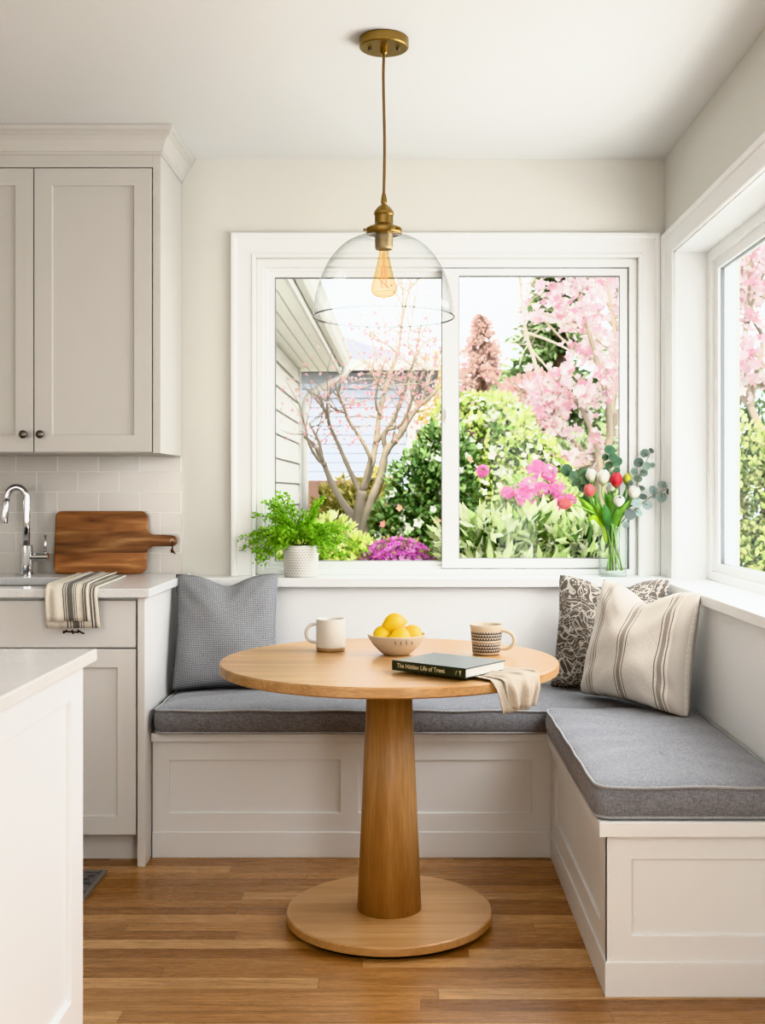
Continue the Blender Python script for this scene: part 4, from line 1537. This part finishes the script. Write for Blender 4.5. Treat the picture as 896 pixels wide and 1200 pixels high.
def blossom(m, p, d, r, col, r_, n=5, cup=.5, asp=.75):
    d = d.normalized()
    s = d.orthogonal().normalized()
    t = d.cross(s)
    a0 = r_.uniform(0, 6)
    for k in range(n):
        a = a0 + 2 * PI * k / n
        o = (s * math.cos(a) + t * math.sin(a) + d * cup).normalized()
        leaf(m, p, o, o.cross(d).normalized(), r, r * asp, jit(r_, col, .1), .1)


def spots(m, blobs, n, r, cols, r_, cup=.4, np_=5):
    for i in range(n):
        b = r_.choice(blobs)
        d = rv(r_)
        if r_.random() < .6 and d.y > 0:
            d.y = -d.y
        p = b[0] + Vector((d.x * b[1], d.y * b[2], d.z * b[3])) * r_.uniform(.95, 1.06)
        if p.z < GZ + .05:
            continue
        blossom(m, p, (d + Vector((0, -.2, .3))), r * r_.uniform(.7, 1.2), r_.choice(cols), r_, np_, cup)


def B(px, py, Y, rpx, rz=None, ry=None):
    s = Y / F
    return (at(px, py, Y), rpx * s, (ry or rpx) * s, (rz or rpx) * s)


def shrub(name, label, cat, blobs, n, L, asp, cols, seed, flowers=None, stems=5, group='shrubs and trees in the garden', bark=None, **kw):
    r_ = random.Random(seed)
    bs = Vector((sum(b[0].x for b in blobs) / len(blobs), sum(b[0].y for b in blobs) / len(blobs), GZ))
    t = thing(name, label, cat, tuple(bs), group)
    m = MB()
    foliage(m, blobs, n, L, asp, cols, r_, **kw)
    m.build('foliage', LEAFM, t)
    sm = MB()
    for k in range(stems):
        b = blobs[k % len(blobs)]
        e = b[0] + Vector((r_.uniform(-.4, .4) * b[1], r_.uniform(-.3, .3) * b[2], b[3] * .4))
        st = bs + Vector((r_.uniform(-.08, .08), r_.uniform(-.08, .08), -.01))
        sm.tube(bez([st, st.lerp(e, .5) + Vector((0, 0, .08)), e], 5), [.03 - .0017 * i for i in range(11)], 6)
    sm.build('stems', bark or DBARK, t, smooth=True)
    if flowers:
        fm_ = MB()
        for (fb, n_, r, cc, cup) in flowers:
            spots(fm_, fb or blobs, n_, r, cc, r_, cup)
        f = fm_.build('blossoms', PETALM, t)
        f['kind'] = 'stuff'
    return t


WHITE = [(.85, .85, .80), (.88, .84, .78), (.86, .88, .80)]
# --- big-leaved shrub right under the window (right pane)
blobs = [B(565, 648, 6.0, 52, 40), B(620, 640, 6.1, 58, 36), B(675, 648, 6.0, 48, 36), B(735, 655, 6.2, 55, 36), B(590, 690, 5.9, 75, 40), B(680, 690, 6.0, 80, 40)]
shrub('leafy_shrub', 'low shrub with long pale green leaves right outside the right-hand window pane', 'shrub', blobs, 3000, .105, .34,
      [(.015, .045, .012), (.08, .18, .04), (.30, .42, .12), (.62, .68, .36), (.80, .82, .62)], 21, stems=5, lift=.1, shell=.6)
# --- pink heather mound
blobs = [B(466, 662, 6.1, 40, 30), B(440, 668, 6.1, 22, 20), B(492, 668, 6.1, 24, 22)]
shrub('heather_mound', 'rounded magenta heather mound low outside the left-hand pane', 'shrub', blobs, 1500, .032, .4, [(.10, .09, .03), (.25, .22, .08), (.40, .36, .14)], 22,
      [(None, 2300, .020, [(.62, .14, .50), (.72, .26, .62), (.55, .10, .42), (.80, .45, .70)], .5)], stems=3)
# --- small yellow-green shrub by the fern
blobs = [B(385, 650, 6.6, 36, 42), B(415, 660, 6.5, 26, 30), B(360, 660, 6.6, 30, 40)]
shrub('variegated_shrub', 'small yellow-green variegated shrub outside, beside the fern pot', 'shrub', blobs, 2300, .055, .55, [(.12, .25, .04), (.36, .52, .06), (.66, .74, .18), (.82, .84, .50)], 23, stems=4)
# --- camellia with white and peach flowers (left pane, right side)
blobs = [B(500, 590, 7.6, 48, 62), B(470, 622, 7.6, 34, 40), B(520, 560, 7.7, 36, 60), B(505, 650, 7.6, 60, 50), B(515, 530, 7.8, 24, 30)]
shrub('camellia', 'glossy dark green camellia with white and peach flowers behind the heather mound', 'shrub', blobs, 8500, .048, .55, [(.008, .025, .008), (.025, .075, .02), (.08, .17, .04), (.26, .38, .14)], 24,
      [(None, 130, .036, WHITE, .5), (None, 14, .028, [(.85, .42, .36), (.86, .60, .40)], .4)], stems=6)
# --- tall white flowering shrub (right pane, left side)
blobs = [B(560, 535, 8.6, 62, 70), B(605, 560, 8.6, 55, 60), B(555, 600, 8.5, 70, 60), B(620, 605, 8.5, 55, 50), B(545, 500, 8.7, 36, 36), B(585, 505, 8.7, 40, 40)]
shrub('flowering_shrub', 'tall yellow-green shrub dotted with white flowers left in the right-hand pane', 'shrub', blobs, 15000, .046, .6,
      [(.012, .04, .008), (.045, .12, .02), (.14, .26, .045), (.38, .48, .11), (.66, .68, .30)], 25, [(None, 900, .034, WHITE, .4), (None, 6, .05, [(.80, .35, .50)], .4)], stems=6)
# --- hot pink azalea
blobs = [B(625, 588, 7.3, 42, 34), B(655, 600, 7.3, 30, 34), B(600, 600, 7.3, 28, 24)]
cl = [B(628, 550, 7.1, 9), B(643, 553, 7.1, 8), B(610, 575, 7.1, 8), B(620, 570, 7.0, 9), B(617, 583, 7.0, 10), B(634, 573, 7.1, 7), B(652, 572, 7.1, 8), B(655, 590, 7.1, 8), B(594, 577, 7.1, 5), B(565, 552, 7.1, 5), B(668, 585, 7.2, 6)]
shrub('azalea', 'loose azalea with hot pink flower clusters between shrub and bouquet', 'shrub', blobs, 1500, .045, .5, [(.10, .16, .05), (.30, .42, .14), (.55, .62, .32)], 26,
      [(cl, 420, .022, [(.82, .34, .62), (.86, .48, .70), (.78, .24, .52)], .4)], stems=6)
# --- olive shrub behind the bare tree
blobs = [B(420, 620, 10.5, 45, 50), B(440, 590, 10.6, 30, 34), B(395, 612, 10.6, 30, 46), B(455, 612, 10.5, 26, 42)]
shrub('olive_shrub', 'olive and bronze leaved shrub behind the bare tree trunk', 'shrub', blobs, 4200, .065, .5, [(.05, .07, .015), (.16, .19, .04), (.36, .34, .07), (.58, .50, .16)], 27, stems=5)

# --- conifers
def conifer(name, label, px, Y, ytop, ybot, half, n, cols, seed, L):
    r_ = random.Random(seed)
    top, bot = at(px, ytop, Y), at(px, ybot, Y)
    t = thing(name, label, 'tree', (bot.x, Y, GZ), 'shrubs and trees in the garden')
    MB().tube([(bot.x, Y, GZ - .01), (bot.x, Y, bot.z), tuple(top)], [.16, .14, .02], 8).build('trunk', DBARK, t, smooth=True)
    m = MB()
    H = top.z - bot.z
    W = half / F * Y
    boughs = []
    k = 0
    while k < 150:
        k += 1
        h = r_.random() ** .8
        a = r_.uniform(0, 2 * PI)
        ln = W * (1.02 - h) * r_.uniform(.6, 1.15) + .02
        boughs.append((bot.z + H * h, a, ln))
    for i in range(n):
        z, a, ln = r_.choice(boughs)
        s = r_.random() ** .75
        d = Vector((math.cos(a), math.sin(a), 0))
        p = Vector((bot.x, Y, z)) + d * (ln * s) + Vector((0, 0, -.18 * ln * s * s)) + rv(r_) * (.02 + .16 * ln * s)
        g_ = min(.999, max(0, s * .8 + r_.uniform(-.2, .25))) * (len(cols) - 1)  # inner shade put into the colour: darker by the trunk, paler at tips
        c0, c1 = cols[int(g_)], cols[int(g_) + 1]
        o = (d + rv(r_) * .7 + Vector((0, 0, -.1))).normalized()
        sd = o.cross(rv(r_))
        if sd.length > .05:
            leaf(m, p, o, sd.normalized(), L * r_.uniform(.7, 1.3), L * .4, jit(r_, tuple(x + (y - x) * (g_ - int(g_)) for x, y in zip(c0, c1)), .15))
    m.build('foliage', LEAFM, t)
    return t


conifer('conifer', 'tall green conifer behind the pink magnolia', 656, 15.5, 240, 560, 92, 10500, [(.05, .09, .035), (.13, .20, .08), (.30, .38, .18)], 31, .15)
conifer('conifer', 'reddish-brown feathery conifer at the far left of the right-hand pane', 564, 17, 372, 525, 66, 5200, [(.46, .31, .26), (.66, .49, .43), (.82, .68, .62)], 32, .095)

# --- magnolias
MAGP = [(.80, .52, .59), (.86, .72, .75), (.88, .82, .82), (.89, .87, .86), (.87, .78, .80), (.88, .84, .84)]


def branchy(m, p, d, r, ln, depth, r_, tips, spread=.55, up=.15):
    if depth == 0 or r < .003:
        tips.append((p, d))
        return
    pts = [p]
    q = p
    for k in range(3):
        d = (d + rv(r_) * .16 + Vector((0, 0, up * .3))).normalized()
        q = q + d * (ln / 3)
        pts.append(q)
        if depth <= 3:
            tips.append((q.copy(), d.copy()))
    m.tube(pts, [r, r * .9, r * .8, r * .66], 6 if r > .02 else 4, caps=False)
    for k in range(2 if r_.random() < .65 else 3):
        nd = (d + rv(r_) * spread + Vector((0, 0, up))).normalized()
        branchy(m, q, nd, r * .64, ln * r_.uniform(.68, .92), depth - 1, r_, tips, spread, up)


def magnolia(name, label, base, dirs, seed, nb, depth=5, ln=1.0, r0=.075, box=None, bl=.085):
    r_ = random.Random(seed)
    t = thing(name, label, 'tree', base, 'shrubs and trees in the garden')
    m = MB()
    tips = []
    b = Vector(base)
    m.tube([b - Vector((0, 0, .01)), b + Vector((.03, 0, .35)), b + Vector((.0, .0, .75))], [r0 * 1.5, r0 * 1.2, r0 * 1.1], 8)
    for d in dirs:
        branchy(m, b + Vector((0, 0, .72)), Vector(d).normalized(), r0, ln, depth, r_, tips, .62, .10)
    m.build('branches', BARK, t, smooth=True)
    f = MB()
    for i in range(nb):
        p, d = r_.choice(tips)
        q = p + rv(r_) * r_.uniform(.02, .15)
        blossom(f, q, (d + rv(r_) * .8 + Vector((0, -.2, .3))), bl * r_.uniform(.7, 1.25), r_.choice(MAGP), r_, 6, .75, .6)
    o = f.build('blossoms', PETALM, t)
    o['kind'] = 'stuff'
    return t


mg_ = thing('magnolia', 'pink flowering magnolia filling the upper right of the right-hand pane', 'tree', tuple(at(712, 660, 9.6)[:2]) + (GZ,), 'shrubs and trees in the garden')
rm_ = random.Random(77)
mb_, mf_ = MB(), MB()
mt_ = []
for pl_, r0_, r1_, f0 in (([(712, 760), (712, 660), (706, 600), (692, 545), (662, 512), (628, 508), (602, 518)], 7, .8, .45), ([(706, 600), (702, 540), (684, 485), (660, 455), (646, 442)], 4.5, .8, .4),
                          ([(705, 590), (714, 500), (704, 440), (690, 392), (678, 352), (672, 310), (668, 270)], 5, .8, .5), ([(714, 505), (722, 440), (719, 380), (712, 340), (704, 300)], 4, .8, .2),
                          ([(714, 505), (742, 450), (760, 390), (772, 330), (780, 280)], 4.5, .8, .2), ([(692, 545), (655, 535), (625, 528), (612, 530)], 3, .7, .3),
                          ([(706, 600), (740, 560), (775, 520), (800, 470), (815, 420)], 4.5, .8, .3), ([(704, 440), (722, 410), (738, 360), (742, 310)], 2.5, .7, .2),
                          ([(684, 485), (690, 460), (705, 455), (722, 462)], 2.2, .6, .1), ([(692, 545), (706, 520), (724, 510), (745, 512)], 2.5, .6, .2), ([(662, 512), (650, 500), (640, 482), (640, 465)], 2, .6, .2),
                          ([(690, 392), (676, 388), (664, 375), (660, 360)], 1.8, .5, .85), ([(690, 545), (668, 548), (640, 555), (628, 565)], 2.2, .6, .4)):
    dy1 = rm_.uniform(-.9, .9)
    pts = [at(x, y, 9.6 + dy1 * i / len(pl_)) for i, (x, y) in enumerate(pl_)]
    if pl_[0][1] > 700:
        pts[0].z = GZ - .01
    cu = bez(pts, 6)
    mb_.tube(cu, [(r0_ + (r1_ - r0_) * i / (len(cu) - 1)) * 9.6 / F for i in range(len(cu))], 7)
    mt_ += cu[int(len(cu) * f0):]
for i in range(165):
    p = rm_.choice(mt_)
    q = p + (rv(rm_) + Vector((0, 0, .4))) * rm_.uniform(.1, .32)
    mb_.tube([p, p.lerp(q, .5) + rv(rm_) * .03, q], [.008, .006, .003], 4, caps=False)
    for k in range(rm_.randint(4, 13)):
        c = p.lerp(q, rm_.uniform(.1, 1.1)) + rv(rm_) * rm_.uniform(.01, .10)
        blossom(mf_, c, (rv(rm_) + Vector((0, -.3, .5))), rm_.uniform(.032, .066), rm_.choice(MAGP), rm_, 6, .75, .6)
mb_.build('branches', BARK, mg_, smooth=True)
mo_ = mf_.build('blossoms', PETALM, mg_)
mo_['kind'] = 'stuff'
magnolia('magnolia', 'pink flowering tree seen through the right wall window', (3.3, 10.2, GZ), [(-.4, -.1, .9), (.2, .2, 1), (.5, -.2, .9), (-.15, -.4, .8), (-.5, .1, .5)], 46, 3600, 5, .98, bl=.06)

# --- planting outside the right window
blobs = [B(868, 590, 8.2, 60, 95), B(930, 600, 8.2, 70, 110), B(1010, 600, 8.0, 80, 110), B(880, 680, 8.0, 80, 60)]
shrub('hedge_shrub', 'yellow-green bushy shrub outside the right wall window', 'shrub', blobs, 12000, .050, .55, [(.03, .07, .02), (.14, .22, .06), (.38, .44, .15), (.66, .66, .34)], 51, stems=6)
blobs = [B(860, 520, 12.5, 60, 50), B(920, 500, 12.5, 70, 80), B(1000, 510, 12.5, 80, 90), B(880, 600, 12.3, 90, 60), B(800, 560, 13, 60, 50)]
shrub('evergreen_shrub', 'dark evergreen standing behind the yellow-green bush at the right', 'shrub', blobs, 5500, .11, .45, [(.04, .07, .03), (.10, .18, .06), (.22, .34, .14)], 52, stems=6)
# --- background planting between house and magnolia
blobs = [B(507, 480, 24.5, 22, 60), B(550, 520, 24.5, 34, 44)]
shrub('golden_shrub', 'golden-leaved shrub beside the far grey house', 'shrub', blobs, 2600, .14, .5, [(.40, .30, .06), (.70, .56, .18), (.82, .74, .42)], 53, stems=4)
blobs = [B(680, 555, 14, 60, 40), B(740, 550, 14, 60, 50), B(630, 530, 14.5, 40, 40), B(620, 600, 14, 60, 50), B(700, 610, 14, 80, 50)]
shrub('hedge_shrub', 'soft grey-green shrub row low behind the magnolia trunk', 'shrub', blobs, 5000, .12, .45, [(.10, .14, .06), (.26, .34, .16), (.50, .56, .34)], 54, stems=5)
blobs = [B(625, 470, 13, 40, 30), B(605, 490, 13, 30, 24)]
shrub('quince_bush', 'rosy budding bush below the birch, right-hand pane', 'shrub', blobs, 1700, .085, .5, [(.30, .18, .12), (.62, .38, .34), (.80, .62, .56)], 55, stems=5)

# --- bare multi-stemmed tree in front of the grey house (left pane)
tb_ = thing('bare_tree', 'bare multi-stemmed tree with pink buds before the grey house', 'tree', tuple(at(420, 668, 8.0)[:2]) + (GZ,), 'shrubs and trees in the garden')
TD = 8.0
br = MB()
rb_ = random.Random(5)
limbs = [  # pixel polylines, radii in px
    ([(421, 720), (421, 668), (419, 640), (421, 600), (424, 575)], 8.5, 6),
    ([(421, 640), (412, 605), (402, 590), (388, 565), (378, 540), (368, 522), (357, 512)], 5.5, 2),
    ([(380, 545), (370, 535), (362, 520), (358, 502)], 2.6, 1.2),
    ([(378, 540), (374, 520), (367, 505), (362, 496)], 2.4, 1),
    ([(424, 580), (410, 552), (396, 520), (386, 498), (380, 480), (372, 462)], 3.6, 1.2),
    ([(386, 498), (383, 475), (388, 455)], 2, .8),
    ([(424, 575), (432, 545), (433, 535), (423, 515), (408, 492), (404, 480), (398, 465), (392, 450)], 3.4, 1.2),
    ([(404, 484), (390, 478), (384, 470)], 1.6, .8),
    ([(423, 630), (434, 590), (446, 560), (452, 530), (468, 510), (480, 490), (492, 475), (505, 465), (514, 455)], 6.2, 1.5),
    ([(424, 575), (434, 548), (440, 520), (444, 490), (450, 462), (460, 430), (466, 415), (470, 385), (476, 350)], 4.6, 1.0),
    ([(452, 530), (450, 510), (462, 490), (472, 462), (478, 440), (486, 420), (490, 395)], 3.4, 1.0),
    ([(440, 520), (452, 505), (470, 497), (482, 470), (490, 450), (500, 430)], 2.8, 1.0),
    ([(446, 490), (440, 470), (444, 445), (452, 420)], 2.0, .8),
    ([(470, 462), (480, 440), (488, 415), (500, 400), (512, 395)], 1.8, .7),
    ([(466, 415), (455, 405), (440, 398), (430, 392)], 1.5, .6),
    ([(470, 385), (472, 345), (468, 330), (474, 318)], 1.3, .5),
    ([(476, 350), (482, 335), (492, 326)], 1.0, .4),
    ([(472, 360), (464, 345), (456, 338)], 1.0, .4),
    ([(492, 475), (500, 450), (510, 425), (518, 412)], 1.6, .6),
    ([(486, 420), (478, 400), (482, 380), (484, 360)], 1.2, .5),
    ([(450, 462), (440, 440), (436, 425)], 1.4, .5)]
tipsT = []
for pl_, r0_, r1_ in limbs:
    dy0, dy1 = rb_.uniform(-.1, .1), rb_.uniform(-.5, .5)
    pts = [at(x, y, TD + (dy1 * i / len(pl_) if r0_ < 8 else 0)) for i, (x, y) in enumerate(pl_)]
    if r0_ > 8:
        pts[0].z = GZ - .01
    cu = bez(pts, 5)
    k_ = TD / F
    br.tube(cu, [(r0_ + (r1_ - r0_) * i / (len(cu) - 1)) * k_ * (1 + .08 * math.sin(i * 2.1)) for i in range(len(cu))], 8)
    if r1_ < 1.6:
        tipsT += cu[len(cu) // 3:]
br.build('trunk', BARK, tb_, smooth=True)
tw_ = MB()
bd_ = MB()
for i in range(170):
    p = rb_.choice(tipsT)
    d = (rv(rb_) + Vector((0, 0, .8))).normalized()
    q = p + d * rb_.uniform(.10, .42)
    md_ = p.lerp(q, .5) + rv(rb_) * .03
    tw_.tube([p, md_, q], [.0045, .0035, .0018], 4, caps=False)
    for k in range(rb_.randint(0, 3)):
        c = p.lerp(q, rb_.random()) + rv(rb_) * .05
        if c.z < 1.25 + .4 * rb_.random() or c.z > 2.42:
            if rb_.random() < .85:
                continue
        blossom(bd_, c, rv(rb_), rb_.uniform(.010, .019), rb_.choice([(.80, .46, .48), (.86, .60, .60), (.74, .40, .43), (.88, .72, .70)]), rb_, 4, .5)
for i in range(900):
    p = rb_.choice(tipsT)
    c = p + rv(rb_) * rb_.uniform(.03, .42)
    if 1.55 < c.z < 2.42:
        blossom(bd_, c, rv(rb_), rb_.uniform(.010, .019), rb_.choice([(.80, .46, .48), (.86, .60, .60), (.74, .40, .43), (.88, .72, .70)]), rb_, 4, .5)
tw_.build('twigs', BARK, tb_, smooth=True)
bb_ = bd_.build('buds', PETALM, tb_)
bb_['kind'] = 'stuff'

# --- pale bare birch in the right pane
bt_ = thing('bare_birch', 'pale leafless birch sticking up into the sky, right-hand pane', 'tree', (at(650, 600, 12).x, 12, GZ), 'shrubs and trees in the garden')
bi = MB()
k_ = 12 / F
PALE = paint('pale birch bark', (.62, .56, .48), .8, .3)
for pl_, r0_, r1_ in (([(655, 640), (648, 560), (640, 490), (634, 455), (625, 420), (616, 390), (611, 350), (607, 322), (598, 290)], 3.4, .8), ([(616, 390), (640, 398), (662, 408), (680, 420)], 1.8, .8),
                      ([(611, 350), (600, 335), (590, 328)], .8, .4), ([(622, 410), (640, 430), (650, 445)], 1.4, .6), ([(613, 365), (620, 345), (622, 325), (628, 300)], .9, .4),
                      ([(616, 390), (604, 400), (596, 398)], .8, .4), ([(620, 402), (612, 415), (608, 430)], .9, .4)):
    pts = [at(x, y, 12) for x, y in pl_]
    if pl_[0][1] > 600:
        pts[0].z = GZ - .01
    cu = bez(pts, 5)
    bi.tube(cu, [(r0_ + (r1_ - r0_) * i / (len(cu) - 1)) * k_ for i in range(len(cu))], 6)
bi.build('trunk', PALE, bt_, smooth=True)
tw_ = MB()
for i in range(70):
    p = at(rb_.uniform(535, 640), rb_.uniform(300, 420), 12)
    d = (rv(rb_) + Vector((.2, 0, .5))).normalized()
    a_ = at(rb_.choice([607, 611, 616, 622]), rb_.uniform(330, 410), 12)
    if i < 40:
        q = a_ + Vector((d.x * 1.1, d.y * .4, d.z * .5)) * rb_.uniform(.15, .6)
        tw_.tube([a_, a_.lerp(q, .5) + rv(rb_) * .06, q], [.006, .005, .002], 4, caps=False)
tw_.build('twigs', BARK, bt_, smooth=True)

# --- the own house's wing: white lap siding, soffit, gutter
WX, WY0, WY1 = -1.0, 5.0, 10.7
SID = paint('white lap siding', (.66, .655, .63), .6)
SOFF = paint('soffit boards', (.86, .86, .83), .6)
hw = thing('house_wing', 'white lap-sided house wing with soffit at the left of the window view', 'house', (WX - .8, 7.8, GZ))
sd = MB()
z = GZ - .01
prof = []
while z < 2.37:
    z1 = min(z + .185, 2.37)
    prof += [(.016, z), (.004, z1 - .014), (-.02, z1 - .014), (-.02, z1)]
    z = z1
sd.sweep([[(WX + o, WY0, zz), (WX + o, WY1, zz), (WX - 1.6, WY1 + o, zz)] for o, zz in prof])
sd.build('siding', SID, hw)
MB().box(WX - .06, WX + .022, WY1 - .06, WY1 + .022, GZ, 2.37).build('corner_board', SID, hw)
SXo = -.646
so = MB().box(WX - .05, SXo, WY0, WY1 + .25, 2.370, 2.385)
so.box(WX - 1.7, WX - .05, WY1, WY1 + .25, 2.370, 2.385)
so.build('soffit', SOFF, hw)
sg = MB()
for k in range(1, 4):
    x = WX + .354 * k / 4
    sg.box(x - .003, x + .003, WY0, WY1 + .25, 2.3685, 2.3705)
sg.build('soffit_groove', paint('soffit groove', (.36, .35, .32), .7), hw)
MB().box(SXo, SXo + .02, WY0, WY1 + .27, 2.355, 2.52).build('fascia', SID, hw)
gt = MB()
gp = [(.02, 2.515), (.02, 2.42), (.03, 2.40), (.075, 2.40), (.10, 2.43), (.112, 2.47), (.128, 2.50), (.128, 2.515), (.118, 2.515), (.105, 2.475)]
gt.sweep([[(SXo + o, WY0, zz), (SXo + o, WY1 + .27, zz)] for o, zz in gp], close=True)
gt.build('gutter', SID, hw)
ds = MB()
ds.tube(bez([(SXo + .07, WY1 + .10, 2.41), (SXo + .065, WY1 + .10, 2.33), (SXo - .02, WY1 + .09, 2.26), (WX + .13, WY1 + .06, 2.16), (WX + .055, WY1 + .045, 2.06), (WX + .05, WY1 + .045, 1.9)], 6) +
        [Vector((WX + .05, WY1 + .045, .4)), Vector((WX + .05, WY1 + .045, GZ))], .035, 12)
ds.build('downspout', SID, hw, smooth=True)
ROOFM, rnt, rb2, ro = nodes('grey shingles')
bkn = N(rnt, 'ShaderNodeTexBrick', {'Vector': coords(rnt, 'Generated', (30, 30, 30)), 'Color1': (.24, .24, .27, 1), 'Color2': (.33, .33, .36, 1), 'Mortar': (.13, .13, .15, 1), 'Scale': 1.0, 'Mortar Size': .03})
setc(rnt, rb2, bkn.outputs['Color'])
rb2.inputs['Roughness'].default_value = .9
MB().prism([(SXo + .03, 2.52), (SXo + .03, 2.545), (-4.2, 4.0), (-4.2, 3.97)], (0, WY0, 0), X, Z, (0, WY1 + .3 - WY0, 0)).build('roof', ROOFM, hw)

# --- grey-blue neighbour house
HY = 17.0
HS = paint('pale blue-grey siding', (.46, .49, .55), .7)
nh = thing('neighbour_house', 'pale blue-grey lap-sided house with shingle roof behind the bare tree', 'house', (-2.0, HY + 2, GZ))
sd = MB()
z = GZ - .01
prof = []
hx1 = at(484, 500, HY).x
ez = at(400, 437, HY).z
while z < ez:
    z1 = min(z + .135, ez)
    prof += [(.02, z), (.006, z1 - .016), (-.03, z1 - .016), (-.03, z1)]
    z = z1
sd.sweep([[(-7, HY - o, zz), (hx1 + o, HY - o, zz), (hx1 + o, HY + 5, zz)] for o, zz in prof])
sd.build('siding', HS, nh)
MB().box(hx1 - .09, hx1 + .03, HY - .035, HY + .06, GZ, ez).build('corner_board', SID, nh)
MB().box(-7, hx1 - .6, HY - .06, HY - .005, GZ, at(400, 563, HY).z).build('foundation', paint('brown brick base', (.17, .105, .08), .9, .3), nh)
ov = .38
rx1 = hx1 + ov
rz0 = ez + .02
pk = at(395, 392, HY + 2.5)
rf = MB()
rf.v += [(-7, HY - ov, rz0), (rx1, HY - ov, rz0), (rx1, HY + 5 + ov, rz0), (-7, HY + 5 + ov, rz0), (-7, HY + 2.5, pk.z), (pk.x, HY + 2.5, pk.z)]
rf.f += [(0, 1, 5, 4), (1, 2, 5), (2, 3, 4, 5), (3, 2, 1, 0), (0, 4, 3)]
rf.build('roof', ROOFM, nh)
MB().box(-7, rx1, HY - ov - .08, HY - ov, rz0 - .02, rz0 + .12).build('gutter', SID, nh)
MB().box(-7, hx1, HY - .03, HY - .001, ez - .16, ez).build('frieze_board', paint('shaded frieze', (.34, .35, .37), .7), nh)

# --- little shed roof seen above the camellia
shd = thing('garden_shed', 'small shed with white roof edge between far house and camellia', 'shed', (at(505, 560, 14).x, 14.4, GZ))
xa, xb = at(487, 500, 14).x, at(530, 500, 14).x
MB().box(xa + .05, xb - .05, 14.05, 15, GZ, at(500, 503, 14).z).build('shed_wall', paint('dark shed boards', (.14, .11, .09), .8), shd)
MB().box(xa, xb, 13.95, 15.1, at(500, 503, 14).z, at(500, 497, 14).z).build('shed_roof', SID, shd)

# ------------------------------------------------------------------ light, world, camera
w = bpy.data.worlds.new('overcast sky')
SC.world = w
w.use_nodes = True
nt = w.node_tree
bg = nt.nodes['Background']
tcw = N(nt, 'ShaderNodeTexCoord')
szw = N(nt, 'ShaderNodeSeparateXYZ', {0: tcw.outputs['Generated']})
nt.links.new(ramp(nt, szw.outputs[2], [(0.0, (.80, .84, .86)), (.25, (.97, .985, 1.0)), (1, (.90, .95, 1.0))]), bg.inputs['Color'])
bg.inputs['Strength'].default_value = 3.6


def lamp(name, typ, loc, aim, energy, col=(1, 1, 1), **kw):
    d = bpy.data.lights.new(name, typ)
    d.energy = energy
    d.color = col
    for k, v in kw.items():
        setattr(d, k, v)
    o = bpy.data.objects.new(name, d)
    o.location = loc
    o.rotation_euler = (Vector(aim) - Vector(loc)).to_track_quat('-Z', 'Y').to_euler()
    C.objects.link(o)
    return o


lamp('sun_light', 'SUN', (-1.5, -5, 14), (1, 8, 0), 5.0, (1, .96, .88), angle=math.radians(6))
p1 = lamp('sky_portal', 'AREA', (.157, YW + .16, 1.52), (.157, 0, 1.52), 1, shape='RECTANGLE', size=1.5, size_y=1.25)
p1.data.cycles.is_portal = True
p2 = lamp('sky_portal', 'AREA', (XR + .26, 3.32, 1.515), (-3, 3.32, 1.515), 1, shape='RECTANGLE', size=1.95, size_y=1.25)
p2.data.cycles.is_portal = True
# unseen fill lamps added around the camera to brighten the room
lamp('overhead_fill', 'AREA', (-.9, .2, 2.49), (-.9, .6, 0), 26, (1, .98, .95), shape='RECTANGLE', size=2.2, size_y=2.2)  # added soft overhead fill, no fixture
lamp('rear_fill', 'AREA', (-1.5, -2.1, 1.2), (.7, 3, .7), 62, (1, .99, .97), shape='RECTANGLE', size=2.6, size_y=1.8)  # added fill for the bench fronts; the rear wall has no window
lamp('right_side_fill', 'AREA', (.96, .1, 1.1), (-3, .9, .7), 84, (.97, .985, 1), shape='RECTANGLE', size=2.0, size_y=2.0)  # added fill from the right; no door is built there
lamp('window_daylight', 'AREA', (1.115, 3.3, 1.55), (-3, 3.1, .9), 26, (.97, .985, 1), shape='RECTANGLE', size=1.5, size_y=1.0)

cd = bpy.data.cameras.new('camera')
cd.sensor_fit = 'VERTICAL'
cd.sensor_height = 36
cd.lens = F / 1200 * 36
cd.shift_x = -(VX - 448) / 1200
cd.shift_y = (VY - 600) / 1200
cd.clip_start = .05
cd.dof.use_dof = True
cd.dof.focus_distance = 3.5
cd.dof.aperture_fstop = 5.6
co = bpy.data.objects.new('camera', cd)
co.location = (0, 0, EYE)
co.rotation_euler = (PI / 2, 0, 0)
C.objects.link(co)
SC.camera = co
SC.view_settings.view_transform = 'Khronos PBR Neutral'
SC.view_settings.exposure = 0.42
SC.view_settings.gamma = 0.86
SC.cycles.max_bounces = 10
SC.cycles.diffuse_bounces = 5
SC.cycles.transparent_max_bounces = 24
SC.cycles.use_denoising = True
SC.cycles.sample_clamp_indirect = 6
SC.cycles.caustics_reflective = False
SC.cycles.caustics_refractive = False
